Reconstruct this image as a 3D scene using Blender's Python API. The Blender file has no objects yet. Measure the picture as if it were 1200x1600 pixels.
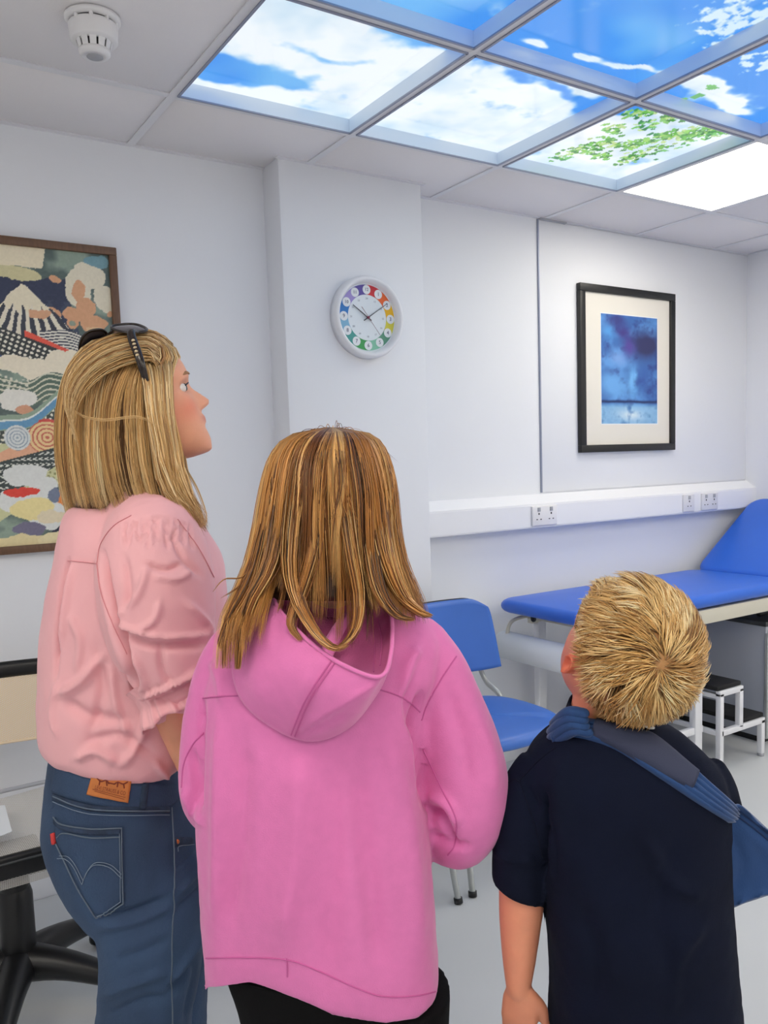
import bpy, bmesh, math, random
import numpy as np
from mathutils import Vector, Matrix
from mathutils.bvhtree import BVHTree

random.seed(7)
RNG = np.random.default_rng(11)
S = bpy.context.scene
COL = S.collection
PI = math.pi

# ------------------------------------------------------------------ camera
YAW, PIT, ROL = 0.574, 0.097, -0.033
F_PX, CX, CY, CAM_Z = 1298.765, 600.0, 848.061, 1.35
cF = np.array([math.sin(YAW)*math.cos(PIT), math.cos(YAW)*math.cos(PIT), -math.sin(PIT)])
_r = np.array([math.cos(YAW), -math.sin(YAW), 0.0]); _u = np.cross(_r, cF)
cR = math.cos(ROL)*_r + math.sin(ROL)*_u
cU = -math.sin(ROL)*_r + math.cos(ROL)*_u
CAM = np.array([0, 0, CAM_Z])
cd = bpy.data.cameras.new('camera'); cam = bpy.data.objects.new('camera', cd); COL.objects.link(cam)
m = Matrix(((cR[0], cU[0], -cF[0], 0), (cR[1], cU[1], -cF[1], 0), (cR[2], cU[2], -cF[2], CAM_Z), (0, 0, 0, 1)))
cam.matrix_world = m
cd.sensor_fit = 'AUTO'; cd.sensor_width = 36; cd.lens = F_PX*36/1600; cd.shift_y = (CY-800)/1600
cd.clip_start = 0.02
S.camera = cam

# ------------------------------------------------------------------ world, exposure, lamp strengths
w = bpy.data.worlds.new('world'); S.world = w; w.use_nodes = True
w.node_tree.nodes['Background'].inputs[0].default_value = (0.9, 0.95, 1, 1)
w.node_tree.nodes['Background'].inputs[1].default_value = 0.3
S.view_settings.view_transform = 'Standard'; S.view_settings.look = 'None'
S.view_settings.gamma = 1; S.view_settings.use_curve_mapping = False
S.view_settings.exposure = 0.0
PANEL_LIGHT = 9.8      # plain LED ceiling panels
SKY_LIGHT = 0.98       # printed sky ceiling panels
S.cycles.max_bounces = 8; S.cycles.diffuse_bounces = 5; S.cycles.transparent_max_bounces = 12
S.cycles.use_denoising = True

# ------------------------------------------------------------------ geometry of the view (only used to measure real positions)
FH = np.array([math.sin(YAW), math.cos(YAW), 0.0])     # horizontal viewing direction
RH = np.array([math.cos(YAW), -math.sin(YAW), 0.0])    # to the right of it
UP = np.array([0, 0, 1.0])
def ray(x, y):
    return cF + cR*(x-CX)/F_PX - cU*(y-CY)/F_PX
def P(x, y, h):            # the point seen at x,y that stands h metres ahead of the camera
    r = ray(x, y); return CAM + r*(h/(r@FH))
def onz(x, y, z):
    r = ray(x, y); return CAM + r*((z-CAM_Z)/r[2])
def ony(x, y, Y):
    r = ray(x, y); return CAM + r*(Y/r[1])
def project(V):
    d = V-CAM; dd = d@cF
    return np.stack([CX+F_PX*(d@cR)/dd, CY-F_PX*(d@cU)/dd], 1)

# ------------------------------------------------------------------ materials
def srgb(c):
    c = np.array(c, float)/255
    return tuple(np.where(c <= .04045, c/12.92, ((c+.055)/1.055)**2.4))
def mat(name, col, rough=.5, metal=0, spec=.5, noise=None, bump=None, sheen=0, coat=0, sss=0, attr=None, emit=0, var=0.0, stretch=(1,1,1)):
    """procedural principled material; noise=(scale, amount) colour variation, bump=(scale, strength)"""
    M = bpy.data.materials.new(name); M.use_nodes = True
    nt = M.node_tree; N = nt.nodes; L = nt.links; b = N['Principled BSDF']
    c = srgb(col)
    b.inputs['Base Color'].default_value = (*c, 1)
    b.inputs['Roughness'].default_value = rough; b.inputs['Metallic'].default_value = metal
    b.inputs['Specular IOR Level'].default_value = spec
    if sheen: b.inputs['Sheen Weight'].default_value = sheen; b.inputs['Sheen Roughness'].default_value = .4
    if coat: b.inputs['Coat Weight'].default_value = coat; b.inputs['Coat Roughness'].default_value = .15
    if sss:
        b.inputs['Subsurface Weight'].default_value = sss; b.inputs['Subsurface Radius'].default_value = (1, .35, .2)
        b.inputs['Subsurface Scale'].default_value = .01
    tc = N.new('ShaderNodeTexCoord')
    mp = N.new('ShaderNodeMapping'); mp.inputs['Scale'].default_value = stretch
    L.new(tc.outputs['Object'], mp.inputs[0])
    src = None
    if attr:
        a = N.new('ShaderNodeAttribute'); a.attribute_name = attr; src = a.outputs['Color']
        L.new(src, b.inputs['Base Color'])
    if noise:
        n = N.new('ShaderNodeTexNoise'); n.inputs['Scale'].default_value = noise[0]; n.inputs['Detail'].default_value = 5
        L.new(mp.outputs[0], n.inputs['Vector'])
        mr = N.new('ShaderNodeMapRange'); mr.inputs['From Min'].default_value = .25; mr.inputs['From Max'].default_value = .75
        mr.inputs['To Min'].default_value = 1-noise[1]; mr.inputs['To Max'].default_value = 1+noise[1]
        L.new(n.outputs['Fac'], mr.inputs['Value'])
        vm = N.new('ShaderNodeVectorMath'); vm.operation = 'SCALE'
        if src: L.new(src, vm.inputs[0])
        else: vm.inputs[0].default_value = c
        L.new(mr.outputs[0], vm.inputs['Scale']); L.new(vm.outputs[0], b.inputs['Base Color'])
    if bump:
        n2 = N.new('ShaderNodeTexNoise'); n2.inputs['Scale'].default_value = bump[0]; n2.inputs['Detail'].default_value = 4
        L.new(mp.outputs[0], n2.inputs['Vector'])
        bp = N.new('ShaderNodeBump'); bp.inputs['Strength'].default_value = bump[1]; bp.inputs['Distance'].default_value = .002
        L.new(n2.outputs['Fac'], bp.inputs['Height']); L.new(bp.outputs[0], b.inputs['Normal'])
    if emit:
        b.inputs['Emission Strength'].default_value = emit
        if src: L.new(src, b.inputs['Emission Color'])
        else: b.inputs['Emission Color'].default_value = (*c, 1)
    return M
def mesh_cloth(name, col, scale, hole):
    """woven chair mesh with real see-through holes"""
    M = mat(name, col, .7); nt = M.node_tree; N = nt.nodes; L = nt.links
    tc = N.new('ShaderNodeTexCoord'); sp = N.new('ShaderNodeSeparateXYZ'); L.new(tc.outputs['UV'], sp.inputs[0])
    outs = []
    for k, sgn in ((0, 1), (1, -1)):
        ad = N.new('ShaderNodeMath'); ad.operation = 'ADD' if sgn > 0 else 'SUBTRACT'
        L.new(sp.outputs[0], ad.inputs[0]); L.new(sp.outputs[1], ad.inputs[1])
        mu = N.new('ShaderNodeMath'); mu.operation = 'MULTIPLY'; mu.inputs[1].default_value = scale; L.new(ad.outputs[0], mu.inputs[0])
        fr = N.new('ShaderNodeMath'); fr.operation = 'FRACT'; L.new(mu.outputs[0], fr.inputs[0])
        gt = N.new('ShaderNodeMath'); gt.operation = 'GREATER_THAN'; gt.inputs[1].default_value = 1-hole; L.new(fr.outputs[0], gt.inputs[0])
        outs.append(gt)
    an = N.new('ShaderNodeMath'); an.operation = 'MULTIPLY'; L.new(outs[0].outputs[0], an.inputs[0]); L.new(outs[1].outputs[0], an.inputs[1])
    iv = N.new('ShaderNodeMath'); iv.operation = 'SUBTRACT'; iv.inputs[0].default_value = 1; L.new(an.outputs[0], iv.inputs[1])
    L.new(iv.outputs[0], N['Principled BSDF'].inputs['Alpha'])
    return M

M = dict(
    wall=mat('wall_paint', (234, 236, 241), .75, bump=(60, .05), noise=(1.3, .01)),
    ceil=mat('ceiling_tile_board', (238, 235, 236), .9, bump=(220, .25), noise=(3, .012)),
    bar=mat('grid_bar_enamel', (226, 226, 230), .5),
    barsh=mat('grid_bar_metal', (150, 156, 176), .35, metal=.3),
    floor=mat('vinyl_floor', (205, 208, 210), .32, noise=(2.2, .03), bump=(30, .02), spec=.4),
    trunk=mat('white_upvc', (240, 241, 245), .35),
    plastic=mat('white_plastic', (236, 235, 236), .35),
    grayp=mat('grey_plastic', (170, 172, 178), .4),
    slot=mat('dark_slot', (40, 38, 40), .6),
    black=mat('black_plastic', (14, 14, 16), .38),
    blackm=mat('black_metal', (16, 16, 18), .3),
    tread=mat('black_rubber_tread', (12, 12, 14), .75, bump=(300, .4)),
    blue=mat('blue_vinyl', (42, 104, 214), .36, bump=(250, .08), noise=(5, .03), spec=.5),
    bluec=mat('blue_vinyl_chair', (60, 112, 200), .4, bump=(250, .08), noise=(6, .05)),
    cream=mat('cream_enamel', (214, 209, 192), .4),
    enamel=mat('white_enamel', (233, 234, 238), .3),
    greym=mat('grey_tube', (188, 192, 190), .3, metal=.5),
    dgrey=mat('dark_grey_metal', (70, 72, 74), .4, metal=.4),
    paper=mat('white_paper', (232, 236, 240), .8),
    cab=mat('grey_cabinet_board', (168, 173, 184), .45),
    woodf=mat('brown_wood_frame', (108, 78, 56), .45, noise=(30, .2), stretch=(8, 8, 1), bump=(60, .2)),
    blackf=mat('black_wood_frame', (24, 24, 24), .4, bump=(80, .1)),
    mount=mat('cream_mount_board', (228, 224, 215), .8, bump=(200, .05)),
    jeans=mat('dark_blue_denim', (50, 72, 102), .85, noise=(7, .42), bump=(420, .6), stretch=(1, 1, .6)),
    jeansd=mat('denim_seam', (38, 54, 78), .85, noise=(60, .4), bump=(420, .5)),
    stitch=mat('pale_blue_stitch', (122, 138, 156), .8),
    stitcho=mat('worn_seam_thread', (96, 110, 126), .8),
    leather=mat('tan_leather_patch', (196, 118, 58), .6, noise=(60, .12), bump=(160, .2)),
    redink=mat('red_brown_print', (122, 48, 30), .7),
    redtab=mat('red_cloth_tab', (205, 60, 60), .7),
    copper=mat('copper_rivet', (190, 110, 70), .35, metal=.8),
    blouse=mat('pink_cotton', (238, 178, 184), .78, noise=(5, .03), bump=(500, .12), sheen=.15),
    blousee=mat('pink_cotton_seam', (222, 145, 152), .8),
    hoodie=mat('pink_jersey', (226, 122, 184), .85, noise=(60, .035), bump=(600, .3), sheen=.3),
    hoodies=mat('pink_jersey_seam', (202, 96, 158), .85),
    lining=mat('pink_mesh_lining', (208, 104, 160), .85, bump=(900, .9)),
    navy=mat('navy_pique_cotton', (13, 19, 38), .9, noise=(8, .25), bump=(700, .35), spec=.15),
    navyc=mat('navy_rib', (12, 16, 34), .9, spec=.2, bump=(300, .3)),
    sling=mat('blue_sling_foam', (28, 66, 118), .8, noise=(9, .12), bump=(500, .25), sheen=.25),
    slingd=mat('blue_sling_groove', (16, 42, 84), .85),
    strap=mat('charcoal_hook_tape', (46, 52, 78), .75, bump=(900, .3)),
    trouser=mat('black_trouser', (9, 9, 11), .9, bump=(300, .2), spec=.15),
    shoe=mat('black_shoe', (24, 24, 26), .5),
    shoew=mat('white_shoe', (220, 220, 220), .5),
    skin=mat('skin', (225, 165, 140), .5, attr='tint', sss=.12, noise=(35, .04), bump=(350, .12)),
    hair=mat('hair_strands', (150, 110, 70), .38, attr='tint', spec=.55),
    eye=mat('eye_white', (230, 228, 225), .2), iris=mat('eye_iris', (70, 90, 100), .2),
    lens=mat('dark_sunglass_lens', (58, 54, 62), .06, coat=.6), tort=mat('tortoise_frame', (34, 24, 20), .22, noise=(60, .5)),
    gold=mat('pale_gold_emblem', (205, 185, 150), .3, metal=.6),
    print=mat('printed_art', (200, 200, 200), .5, attr='tint'),
    led=mat('lit_led_diffuser', (255, 248, 234), .4, emit=PANEL_LIGHT),
    skyp=mat('lit_sky_print', (150, 190, 240), .12, attr='tint', emit=SKY_LIGHT),
    acryl=mat('clear_white_panel_edge', (222, 236, 252), .18, coat=.5),
)
M['skyp'].node_tree.nodes['Principled BSDF'].inputs['Base Color'].default_value = (.02, .02, .02, 1)
for l in list(M['skyp'].node_tree.links):
    if l.to_socket.name == 'Base Color': M['skyp'].node_tree.links.remove(l)
M['chairmesh'] = mesh_cloth('grey_chair_mesh', (206, 202, 196), 120, .5)
M['backmesh'] = mesh_cloth('beige_chair_mesh', (236, 214, 182), 120, .36)
M['linen'] = M['paper']

# ------------------------------------------------------------------ mesh helpers
class MB:
    def __init__(s): s.v = []; s.f = []; s.n = 0
    def add(s, v, f):
        v = np.asarray(v, float).reshape(-1, 3); s.v.append(v)
        s.f += [tuple(int(i)+s.n for i in q) for q in f]; s.n += len(v); return s
    def box(s, a, b, bev=0.0):
        a = np.minimum(a, b) if True else a
        return s
    def data(s): return (np.concatenate(s.v) if s.v else np.zeros((0, 3))), s.f
def make_mesh(name, v, f, smooth=True, uv=None):
    me = bpy.data.meshes.new(name)
    v = np.asarray(v, float)
    if isinstance(f, np.ndarray):
        k = f.shape[1]; n = len(f)
        me.vertices.add(len(v)); me.vertices.foreach_set('co', v.ravel())
        me.loops.add(n*k); me.loops.foreach_set('vertex_index', f.ravel().astype(np.int32))
        me.polygons.add(n); me.polygons.foreach_set('loop_start', np.arange(0, n*k, k, dtype=np.int32))
        me.polygons.foreach_set('loop_total', np.full(n, k, dtype=np.int32))
        me.update(calc_edges=True)
    else:
        me.from_pydata([tuple(p) for p in v], [], f); me.update()
    if smooth: me.polygons.foreach_set('use_smooth', np.ones(len(me.polygons), bool))
    if uv is not None:
        ul = me.uv_layers.new(name='UVMap'); li = np.zeros(len(me.loops), np.int32); me.loops.foreach_get('vertex_index', li)
        ul.data.foreach_set('uv', np.asarray(uv, np.float32)[li].ravel())
    return me
def tint(me, cols, linear=False):
    a = me.color_attributes.new('tint', 'FLOAT_COLOR', 'POINT')
    c = np.ones((len(me.vertices), 4), np.float32)
    cc = np.asarray(cols, float)
    if not linear:
        x = cc/255.0; cc = np.where(x <= .04045, x/12.92, ((x+.055)/1.055)**2.4)
    c[:, :3] = cc; a.data.foreach_set('color', c.ravel())
def link(name, me, m=None, parent=None, loc=(0, 0, 0)):
    o = bpy.data.objects.new(name, me); COL.objects.link(o); o.location = loc
    if parent is not None:
        o.parent = parent
        pl = parent_world(parent); o.location = Vector(loc)-pl
    if m is not None: me.materials.clear(); me.materials.append(m)
    return o
def parent_world(p):
    t = Vector(p.location)
    while p.parent is not None: p = p.parent; t += Vector(p.location)
    return t
def thing(name, label, cat, loc=(0, 0, 0), group=None):
    o = bpy.data.objects.new(name, None); COL.objects.link(o); o.location = loc; o.empty_display_size = .05
    o['label'] = label; o['category'] = cat
    if group: o['group'] = group
    return o
def tag(o, label, cat=None, group=None):
    o['label'] = label
    if cat: o['category'] = cat
    if group: o['group'] = group
    return o
def box_vf(x0, x1, y0, y1, z0, z1):
    v = [(x, y, z) for x in (x0, x1) for y in (y0, y1) for z in (z0, z1)]
    f = [(0, 1, 3, 2), (4, 6, 7, 5), (0, 4, 5, 1), (2, 3, 7, 6), (0, 2, 6, 4), (1, 5, 7, 3)]
    return np.array(v, float), f
def boxm(name, ext, m, parent=None, bev=0.0, seg=2, smooth=None):
    """one bevelled box (or several joined, ext a list) in world coordinates"""
    exts = ext if isinstance(ext[0], (tuple, list)) else [ext]
    bm = bmesh.new()
    for e in exts:
        v, f = box_vf(*e); vs = [bm.verts.new(p) for p in v]
        for q in f: bm.faces.new([vs[i] for i in q])
    bmesh.ops.recalc_face_normals(bm, faces=bm.faces)
    if bev: bmesh.ops.bevel(bm, geom=bm.edges[:], offset=bev, segments=seg, affect='EDGES', profile=.5)
    me = bpy.data.meshes.new(name); bm.to_mesh(me); bm.free()
    if bev: me.polygons.foreach_set('use_smooth', np.ones(len(me.polygons), bool))
    return link(name, me, m, parent)
def spline(pts, n):
    """Catmull-Rom through rows of any width"""
    p = np.asarray(pts, float)
    if len(p) < 3: 
        t = np.linspace(0, 1, n)[:, None]; return p[0]*(1-t)+p[-1]*t
    q = np.vstack([2*p[0]-p[1], p, 2*p[-1]-p[-2]])
    out = []
    for s in np.linspace(0, len(p)-1, n):
        i = min(int(s), len(p)-2); t = s-i
        a, b, c, d = q[i], q[i+1], q[i+2], q[i+3]
        out.append(.5*((2*b)+(-a+c)*t+(2*a-5*b+4*c-d)*t*t+(-a+3*b-3*c+d)*t**3))
    return np.array(out)
def rings_vf(rings, cap=True, closed=True):
    """list of equal rings -> quads"""
    R = np.array(rings); K, n = R.shape[:2]; v = R.reshape(-1, 3)
    f = []
    nn = n if closed else n-1
    for k in range(K-1):
        for i in range(nn):
            j = (i+1) % n
            f.append((k*n+i, k*n+j, (k+1)*n+j, (k+1)*n+i))
    if cap:
        v = np.vstack([v, R[0].mean(0), R[-1].mean(0)]); a = K*n; b = a+1
        for i in range(n):
            j = (i+1) % n
            f.append((j, i, a)); f.append(((K-1)*n+i, (K-1)*n+j, b))
    return v, f
def tube_vf(pts, rad, n=10, m=None, flat=None, cap='round', upv=(0, 0, 1)):
    """sweep; pts resampled to m; rad scalar or list; flat=(direction vector, factor) squashes"""
    pts = np.asarray(pts, float)
    rad = np.full(len(pts), rad, float) if np.isscalar(rad) else np.asarray(rad, float)
    if m: A = spline(np.hstack([pts, rad[:, None]]), m); pts, rad = A[:, :3], np.maximum(A[:, 3], 1e-5)
    T = np.gradient(pts, axis=0); T /= np.linalg.norm(T, axis=1)[:, None]+1e-12
    up = np.array(upv, float)
    if abs(T[0]@up) > .9: up = np.array([1., 0, 0]) if abs(up[2]) > .5 else np.array([0, 0, 1.])
    N = np.cross(T[0], up); N /= np.linalg.norm(N)
    C = []; R = []; Ns = []
    for i in range(len(pts)):
        N = N-T[i]*(N@T[i]); N /= np.linalg.norm(N); Ns.append(N.copy())
    items = list(zip(pts, rad, T, Ns))
    if cap == 'round':
        pre = [(pts[0]-T[0]*rad[0]*math.sin(a), rad[0]*math.cos(a), T[0], Ns[0]) for a in (1.35, .95, .5)]
        post = [(pts[-1]+T[-1]*rad[-1]*math.sin(a), rad[-1]*math.cos(a), T[-1], Ns[-1]) for a in (.5, .95, 1.35)]
        items = pre+items+post
    rings = []
    th = np.linspace(0, 2*PI, n, endpoint=False)
    for p, r, t, nn in items:
        b = np.cross(t, nn)
        off = r*(np.cos(th)[:, None]*nn+np.sin(th)[:, None]*b)
        if flat is not None:
            d = np.array(flat[0], float); d /= np.linalg.norm(d)
            off = off-np.outer(off@d, d)*(1-flat[1])
        rings.append(p+off)
    return rings_vf(rings)
def tube(name, pts, rad, m, parent=None, n=10, k=None, **kw):
    v, f = tube_vf(pts, rad, n, k, **kw); return link(name, make_mesh(name, v, f), m, parent)
def lathe_vf(prof, n=48, axis='z', c=(0, 0, 0)):
    """profile [(r, h)] about an axis"""
    th = np.linspace(0, 2*PI, n, endpoint=False); rings = []
    for r, h in prof:
        if axis == 'z': q = np.stack([r*np.cos(th), r*np.sin(th), np.full(n, h)], 1)
        elif axis == 'y': q = np.stack([r*np.cos(th), np.full(n, h), r*np.sin(th)], 1)
        rings.append(q+np.array(c))
    return rings_vf(rings)
def fan(bm_me): 
    bm = bmesh.new(); bm.from_mesh(bm_me); bmesh.ops.recalc_face_normals(bm, faces=bm.faces); bm.to_mesh(bm_me); bm.free(); return bm_me
def solid(name, v, f, m, parent=None, smooth=True):
    return link(name, fan(make_mesh(name, v, f, smooth)), m, parent)
def ring_rows(rows, n=44, dens=4, ex=2.3):
    """rows (py, xl, xr, h, b): level rings through the outline at that height, b = half depth"""
    A = spline(rows, (len(rows)-1)*dens+1)
    th = np.linspace(0, 2*PI, n, endpoint=False); ct, st = np.cos(th), np.sin(th)
    cc = np.sign(ct)*np.abs(ct)**(2/ex); ss = np.sign(st)*np.abs(st)**(2/ex)
    R = []
    for py, xl, xr, h, b in A:
        a0, a1 = P(xl, py, h), P(xr, py, h); c = (a0+a1)/2; u = (a1-a0)/2
        R.append(c+np.outer(cc, u)+np.outer(ss*max(b, .001), FH))
    return R
def sil_loft(rows, n=44, dens=4, ex=2.3): return rings_vf(ring_rows(rows, n, dens, ex))
def remesh(name, pieces, voxel, smooth=4):
    """union of closed pieces -> one continuous surface"""
    mb = MB()
    for v, f in pieces: mb.add(v, f)
    v, f = mb.data(); me = fan(make_mesh('tmp', v, f))
    o = bpy.data.objects.new('tmp', me); COL.objects.link(o)
    r = o.modifiers.new('r', 'REMESH'); r.mode = 'VOXEL'; r.voxel_size = voxel; r.adaptivity = 0; r.use_smooth_shade = True
    if smooth:
        s = o.modifiers.new('s', 'SMOOTH'); s.factor = .5; s.iterations = smooth
    dg = bpy.context.evaluated_depsgraph_get(); dg.update()
    out = bpy.data.meshes.new_from_object(o.evaluated_get(dg)); out.name = name
    bpy.data.objects.remove(o); bpy.data.meshes.remove(me)
    out.polygons.foreach_set('use_smooth', np.ones(len(out.polygons), bool))
    return out
def vco(me):
    a = np.zeros(len(me.vertices)*3); me.vertices.foreach_get('co', a); return a.reshape(-1, 3)
def vno(me):
    a = np.zeros(len(me.vertices)*3, np.float32); me.vertex_normals.foreach_get('vector', a); return a.reshape(-1, 3).astype(float)
def setco(me, v): me.vertices.foreach_set('co', v.ravel()); me.update()
def _hash(i, j, k, s):
    n = (i*374761393+j*668265263+k*2147483647+s*974634777) & 0x7fffffff
    n = ((n ^ (n >> 13))*1274126177) & 0x7fffffff
    return ((n ^ (n >> 16)) & 0xffff)/65535.0
def vnoise(p, s=0):
    p = np.asarray(p, float)
    if p.shape[1] == 2: p = np.hstack([p, np.zeros((len(p), 1))])
    i = np.floor(p).astype(np.int64); f = p-i; f = f*f*(3-2*f); r = 0
    for a in (0, 1):
        for b in (0, 1):
            for c in (0, 1):
                wgt = (f[:, 0] if a else 1-f[:, 0])*(f[:, 1] if b else 1-f[:, 1])*(f[:, 2] if c else 1-f[:, 2])
                r = r+wgt*_hash(i[:, 0]+a, i[:, 1]+b, i[:, 2]+c, s)
    return r
def fbm(p, o=4, s=0):
    r = 0; a = .5; t = 0
    for k in range(o): r = r+a*vnoise(np.asarray(p)*2**k+17.3*k, s+k); t += a; a *= .55
    return r/t
def folds(me, creases=(), noise=(), face_only=True):
    """press real folds into cloth: crease = (polyline in view pixels, sigma px, amplitude m)"""
    v = vco(me); nrm = vno(me); q = project(v)
    towards = -(nrm*((v-CAM)/np.linalg.norm(v-CAM, axis=1)[:, None])).sum(1)
    wt = np.clip(towards*2.5, 0, 1) if face_only else np.ones(len(v))
    d = np.zeros(len(v))
    for line, sig, amp in creases:
        L = np.array(line, float)
        if len(L) > 2: L = spline(L, 14)
        best = np.full(len(v), 1e9); tpar = np.zeros(len(v))
        n = len(L)-1
        for i in range(n):
            a, b = L[i], L[i+1]; ab = b-a; t = np.clip(((q-a)@ab)/(ab@ab+1e-9), 0, 1)
            dd = np.linalg.norm(q-(a+t[:, None]*ab), axis=1); k = dd < best
            best[k] = dd[k]; tpar[k] = (i+t[k])/n
        taper = np.clip(np.minimum(tpar, 1-tpar)*5+.25, 0, 1)
        d += amp*np.exp(-(best/sig)**2)*taper*wt
    for sc, amp, sd, st in noise:
        d += amp*(fbm(v*sc*np.array(st), 3, sd)-.5)*2
    setco(me, v+nrm*d[:, None])
class Surf:
    def __init__(s, me): s.t = BVHTree.FromPolygons([tuple(x) for x in vco(me)], [tuple(p.vertices) for p in me.polygons])
    def hit(s, x, y):
        r = ray(x, y); r = r/np.linalg.norm(r)
        h = s.t.ray_cast(Vector(CAM), Vector(r))
        if h[0] is None: return None
        return np.array(h[0]), np.array(h[1])
    def line(s, pts, n=30, off=.0015):
        out = []
        for x, y in spline(pts, n):
            h = s.hit(x, y)
            if h is not None: out.append(h[0]+h[1]*off)
        return np.array(out)
def seam(surf, lines, rad, n=6, off=.001, k=30):
    mb = MB()
    for L in lines:
        p = surf.line(L, k, off)
        if len(p) > 3:
            # drop jumps
            seg = [p[0]]
            for a in p[1:]:
                if np.linalg.norm(a-seg[-1]) < .03: seg.append(a)
            if len(seg) > 3: v, f = tube_vf(seg, rad, n); mb.add(v, f)
    return mb.data()
def seams(name, surf, lines, rad, m, par, n=6, off=.001, k=30):
    for L in lines:
        v, f = seam(surf, [L], rad, n, off, k)
        if len(v): solid(name, v, f, m, par)
def patch(surf, poly, thick, nu=14, nv=14):
    """quad patch (4 corners in view px, order tl,tr,br,bl) laid onto a surface, with thickness"""
    a, b, c, d = [np.array(p, float) for p in poly]
    G = np.zeros((nv, nu, 3)); NN = np.zeros((nv, nu, 3)); last = None
    for j in range(nv):
        for i in range(nu):
            u, w_ = i/(nu-1), j/(nv-1)
            q = (a*(1-u)+b*u)*(1-w_)+(d*(1-u)+c*u)*w_
            h = surf.hit(*q)
            if h is None: h = last if last is not None else (P(q[0], q[1], 1.3), -FH)
            last = h; G[j, i], NN[j, i] = h
    for _ in range(2):
        NN[1:-1, 1:-1] = (NN[:-2, 1:-1]+NN[2:, 1:-1]+NN[1:-1, :-2]+NN[1:-1, 2:]+NN[1:-1, 1:-1])/5
    NN /= np.linalg.norm(NN, axis=2)[:, :, None]+1e-9
    top = G+NN*thick; bot = G-NN*.002
    v = np.vstack([top.reshape(-1, 3), bot.reshape(-1, 3)]); f = []; o = nu*nv
    I = lambda j, i: j*nu+i
    for j in range(nv-1):
        for i in range(nu-1):
            f.append((I(j, i), I(j, i+1), I(j+1, i+1), I(j+1, i)))
            f.append((o+I(j, i), o+I(j+1, i), o+I(j+1, i+1), o+I(j, i+1)))
    for i in range(nu-1):
        f.append((I(0, i), o+I(0, i), o+I(0, i+1), I(0, i+1))); f.append((I(nv-1, i), I(nv-1, i+1), o+I(nv-1, i+1), o+I(nv-1, i)))
    for j in range(nv-1):
        f.append((I(j, 0), I(j+1, 0), o+I(j+1, 0), o+I(j, 0))); f.append((I(j, nu-1), o+I(j, nu-1), o+I(j+1, nu-1), I(j+1, nu-1)))
    return v, f
def text_mesh(body, size, ext=.0005, align='CENTER'):
    c = bpy.data.curves.new('t', 'FONT'); c.body = body; c.size = size; c.extrude = ext; c.align_x = align; c.align_y = 'CENTER'; c.resolution_u = 3
    o = bpy.data.objects.new('t', c); COL.objects.link(o); dg = bpy.context.evaluated_depsgraph_get(); dg.update()
    me = bpy.data.meshes.new_from_object(o.evaluated_get(dg)); bpy.data.objects.remove(o); bpy.data.curves.remove(c); return me
def strands_mesh(name, paths, rad, cols):
    """paths (K,N,3) -> three-sided tapering tubes, one mesh; cols (K,3) in 0..255"""
    Pp = np.asarray(paths); K, N = Pp.shape[:2]
    T = np.gradient(Pp, axis=1); T /= np.linalg.norm(T, axis=2)[:, :, None]+1e-12
    A = np.zeros_like(T); a0 = np.cross(T[:, 0], np.array([.31, .47, .83])); a0 += np.cross(T[:, 0], np.array([.9, -.4, .1]))*1e-3
    for i in range(N):
        a0 = a0-T[:, i]*(a0*T[:, i]).sum(1)[:, None]; a0 /= np.linalg.norm(a0, axis=1)[:, None]+1e-12; A[:, i] = a0
    B = np.cross(T, A)
    tp = np.linspace(0, 1, N); prof = (np.minimum(1, .55+tp*4)*np.clip((1.03-tp)*3.0, .1, 1))[None, :]
    r = np.asarray(rad)[:, None]*prof
    V = np.stack([Pp+r[:, :, None]*(math.cos(a)*A+math.sin(a)*B) for a in (0, 2*PI/3, 4*PI/3)], 2)  # K,N,3,3
    v = V.reshape(-1, 3)
    idx = np.arange(K*N*3).reshape(K, N, 3)
    fs = []
    for s in range(3):
        t = (s+1) % 3
        fs.append(np.stack([idx[:, :-1, s], idx[:, :-1, t], idx[:, 1:, t], idx[:, 1:, s]], -1).reshape(-1, 4))
    me = make_mesh(name, v, np.concatenate(fs))
    cc = np.repeat(np.asarray(cols, float)[:, None, :], N, 1)
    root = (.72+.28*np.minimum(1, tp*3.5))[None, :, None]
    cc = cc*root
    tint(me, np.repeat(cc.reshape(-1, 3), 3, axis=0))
    return me

# ================================================================== ROOM
CEIL = 2.382; YW = 2.749; YP = 2.626; XPL, XPR = 1.322, 1.915; XS = 2.625; XR = 4.141
XL, YF = -1.6, -2.6
GX = [0.857-1.2-1.2, 0.857-1.8, 0.857-1.2, 0.857-.6, 0.857, 1.438, 2.047, 2.66, 3.256, 3.856, XR]
GX = [XL, -0.943, -0.343, 0.257, 0.857, 1.438, 2.047, 2.66, 3.256, 3.856, XR]
GY = [YW, 2.337, 1.723, 1.123, .523, -.077, -.677, -1.277, -1.877, YF]
def struct(o): o['kind'] = 'structure'; return o
floor = struct(boxm('floor', (XL-.1, XR+.1, YF-.1, YW+.1, -.1, 0), M['floor']))
wb = struct(boxm('wall_back', (XL-.1, XR+.1, YW, YW+.1, 0, CEIL+.1), M['wall']))
boxm('pilaster', (XPL, XPR, YP, YW+.02, 0, CEIL+.012), M['wall'], wb, bev=.003)
boxm('wall_panel', (XS, XR, YW-.006, YW+.02, 1.19, CEIL-.006), M['wall'], wb, bev=.002)
boxm('seam_strip', (XS-.003, XS+.003, YW-.008, YW, 1.19, CEIL-.004), M['barsh'], wb)
boxm('shadow_strip', (XS+.002, XS+.16, YW-.02, YW, CEIL-.008, CEIL-.001), M['grayp'], wb)  # grey strip standing in for the dark shadow along the panel top
struct(boxm('wall_right', (XR, XR+.1, YF-.1, YW+.1, 0, CEIL+.1), M['wall']))
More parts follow.
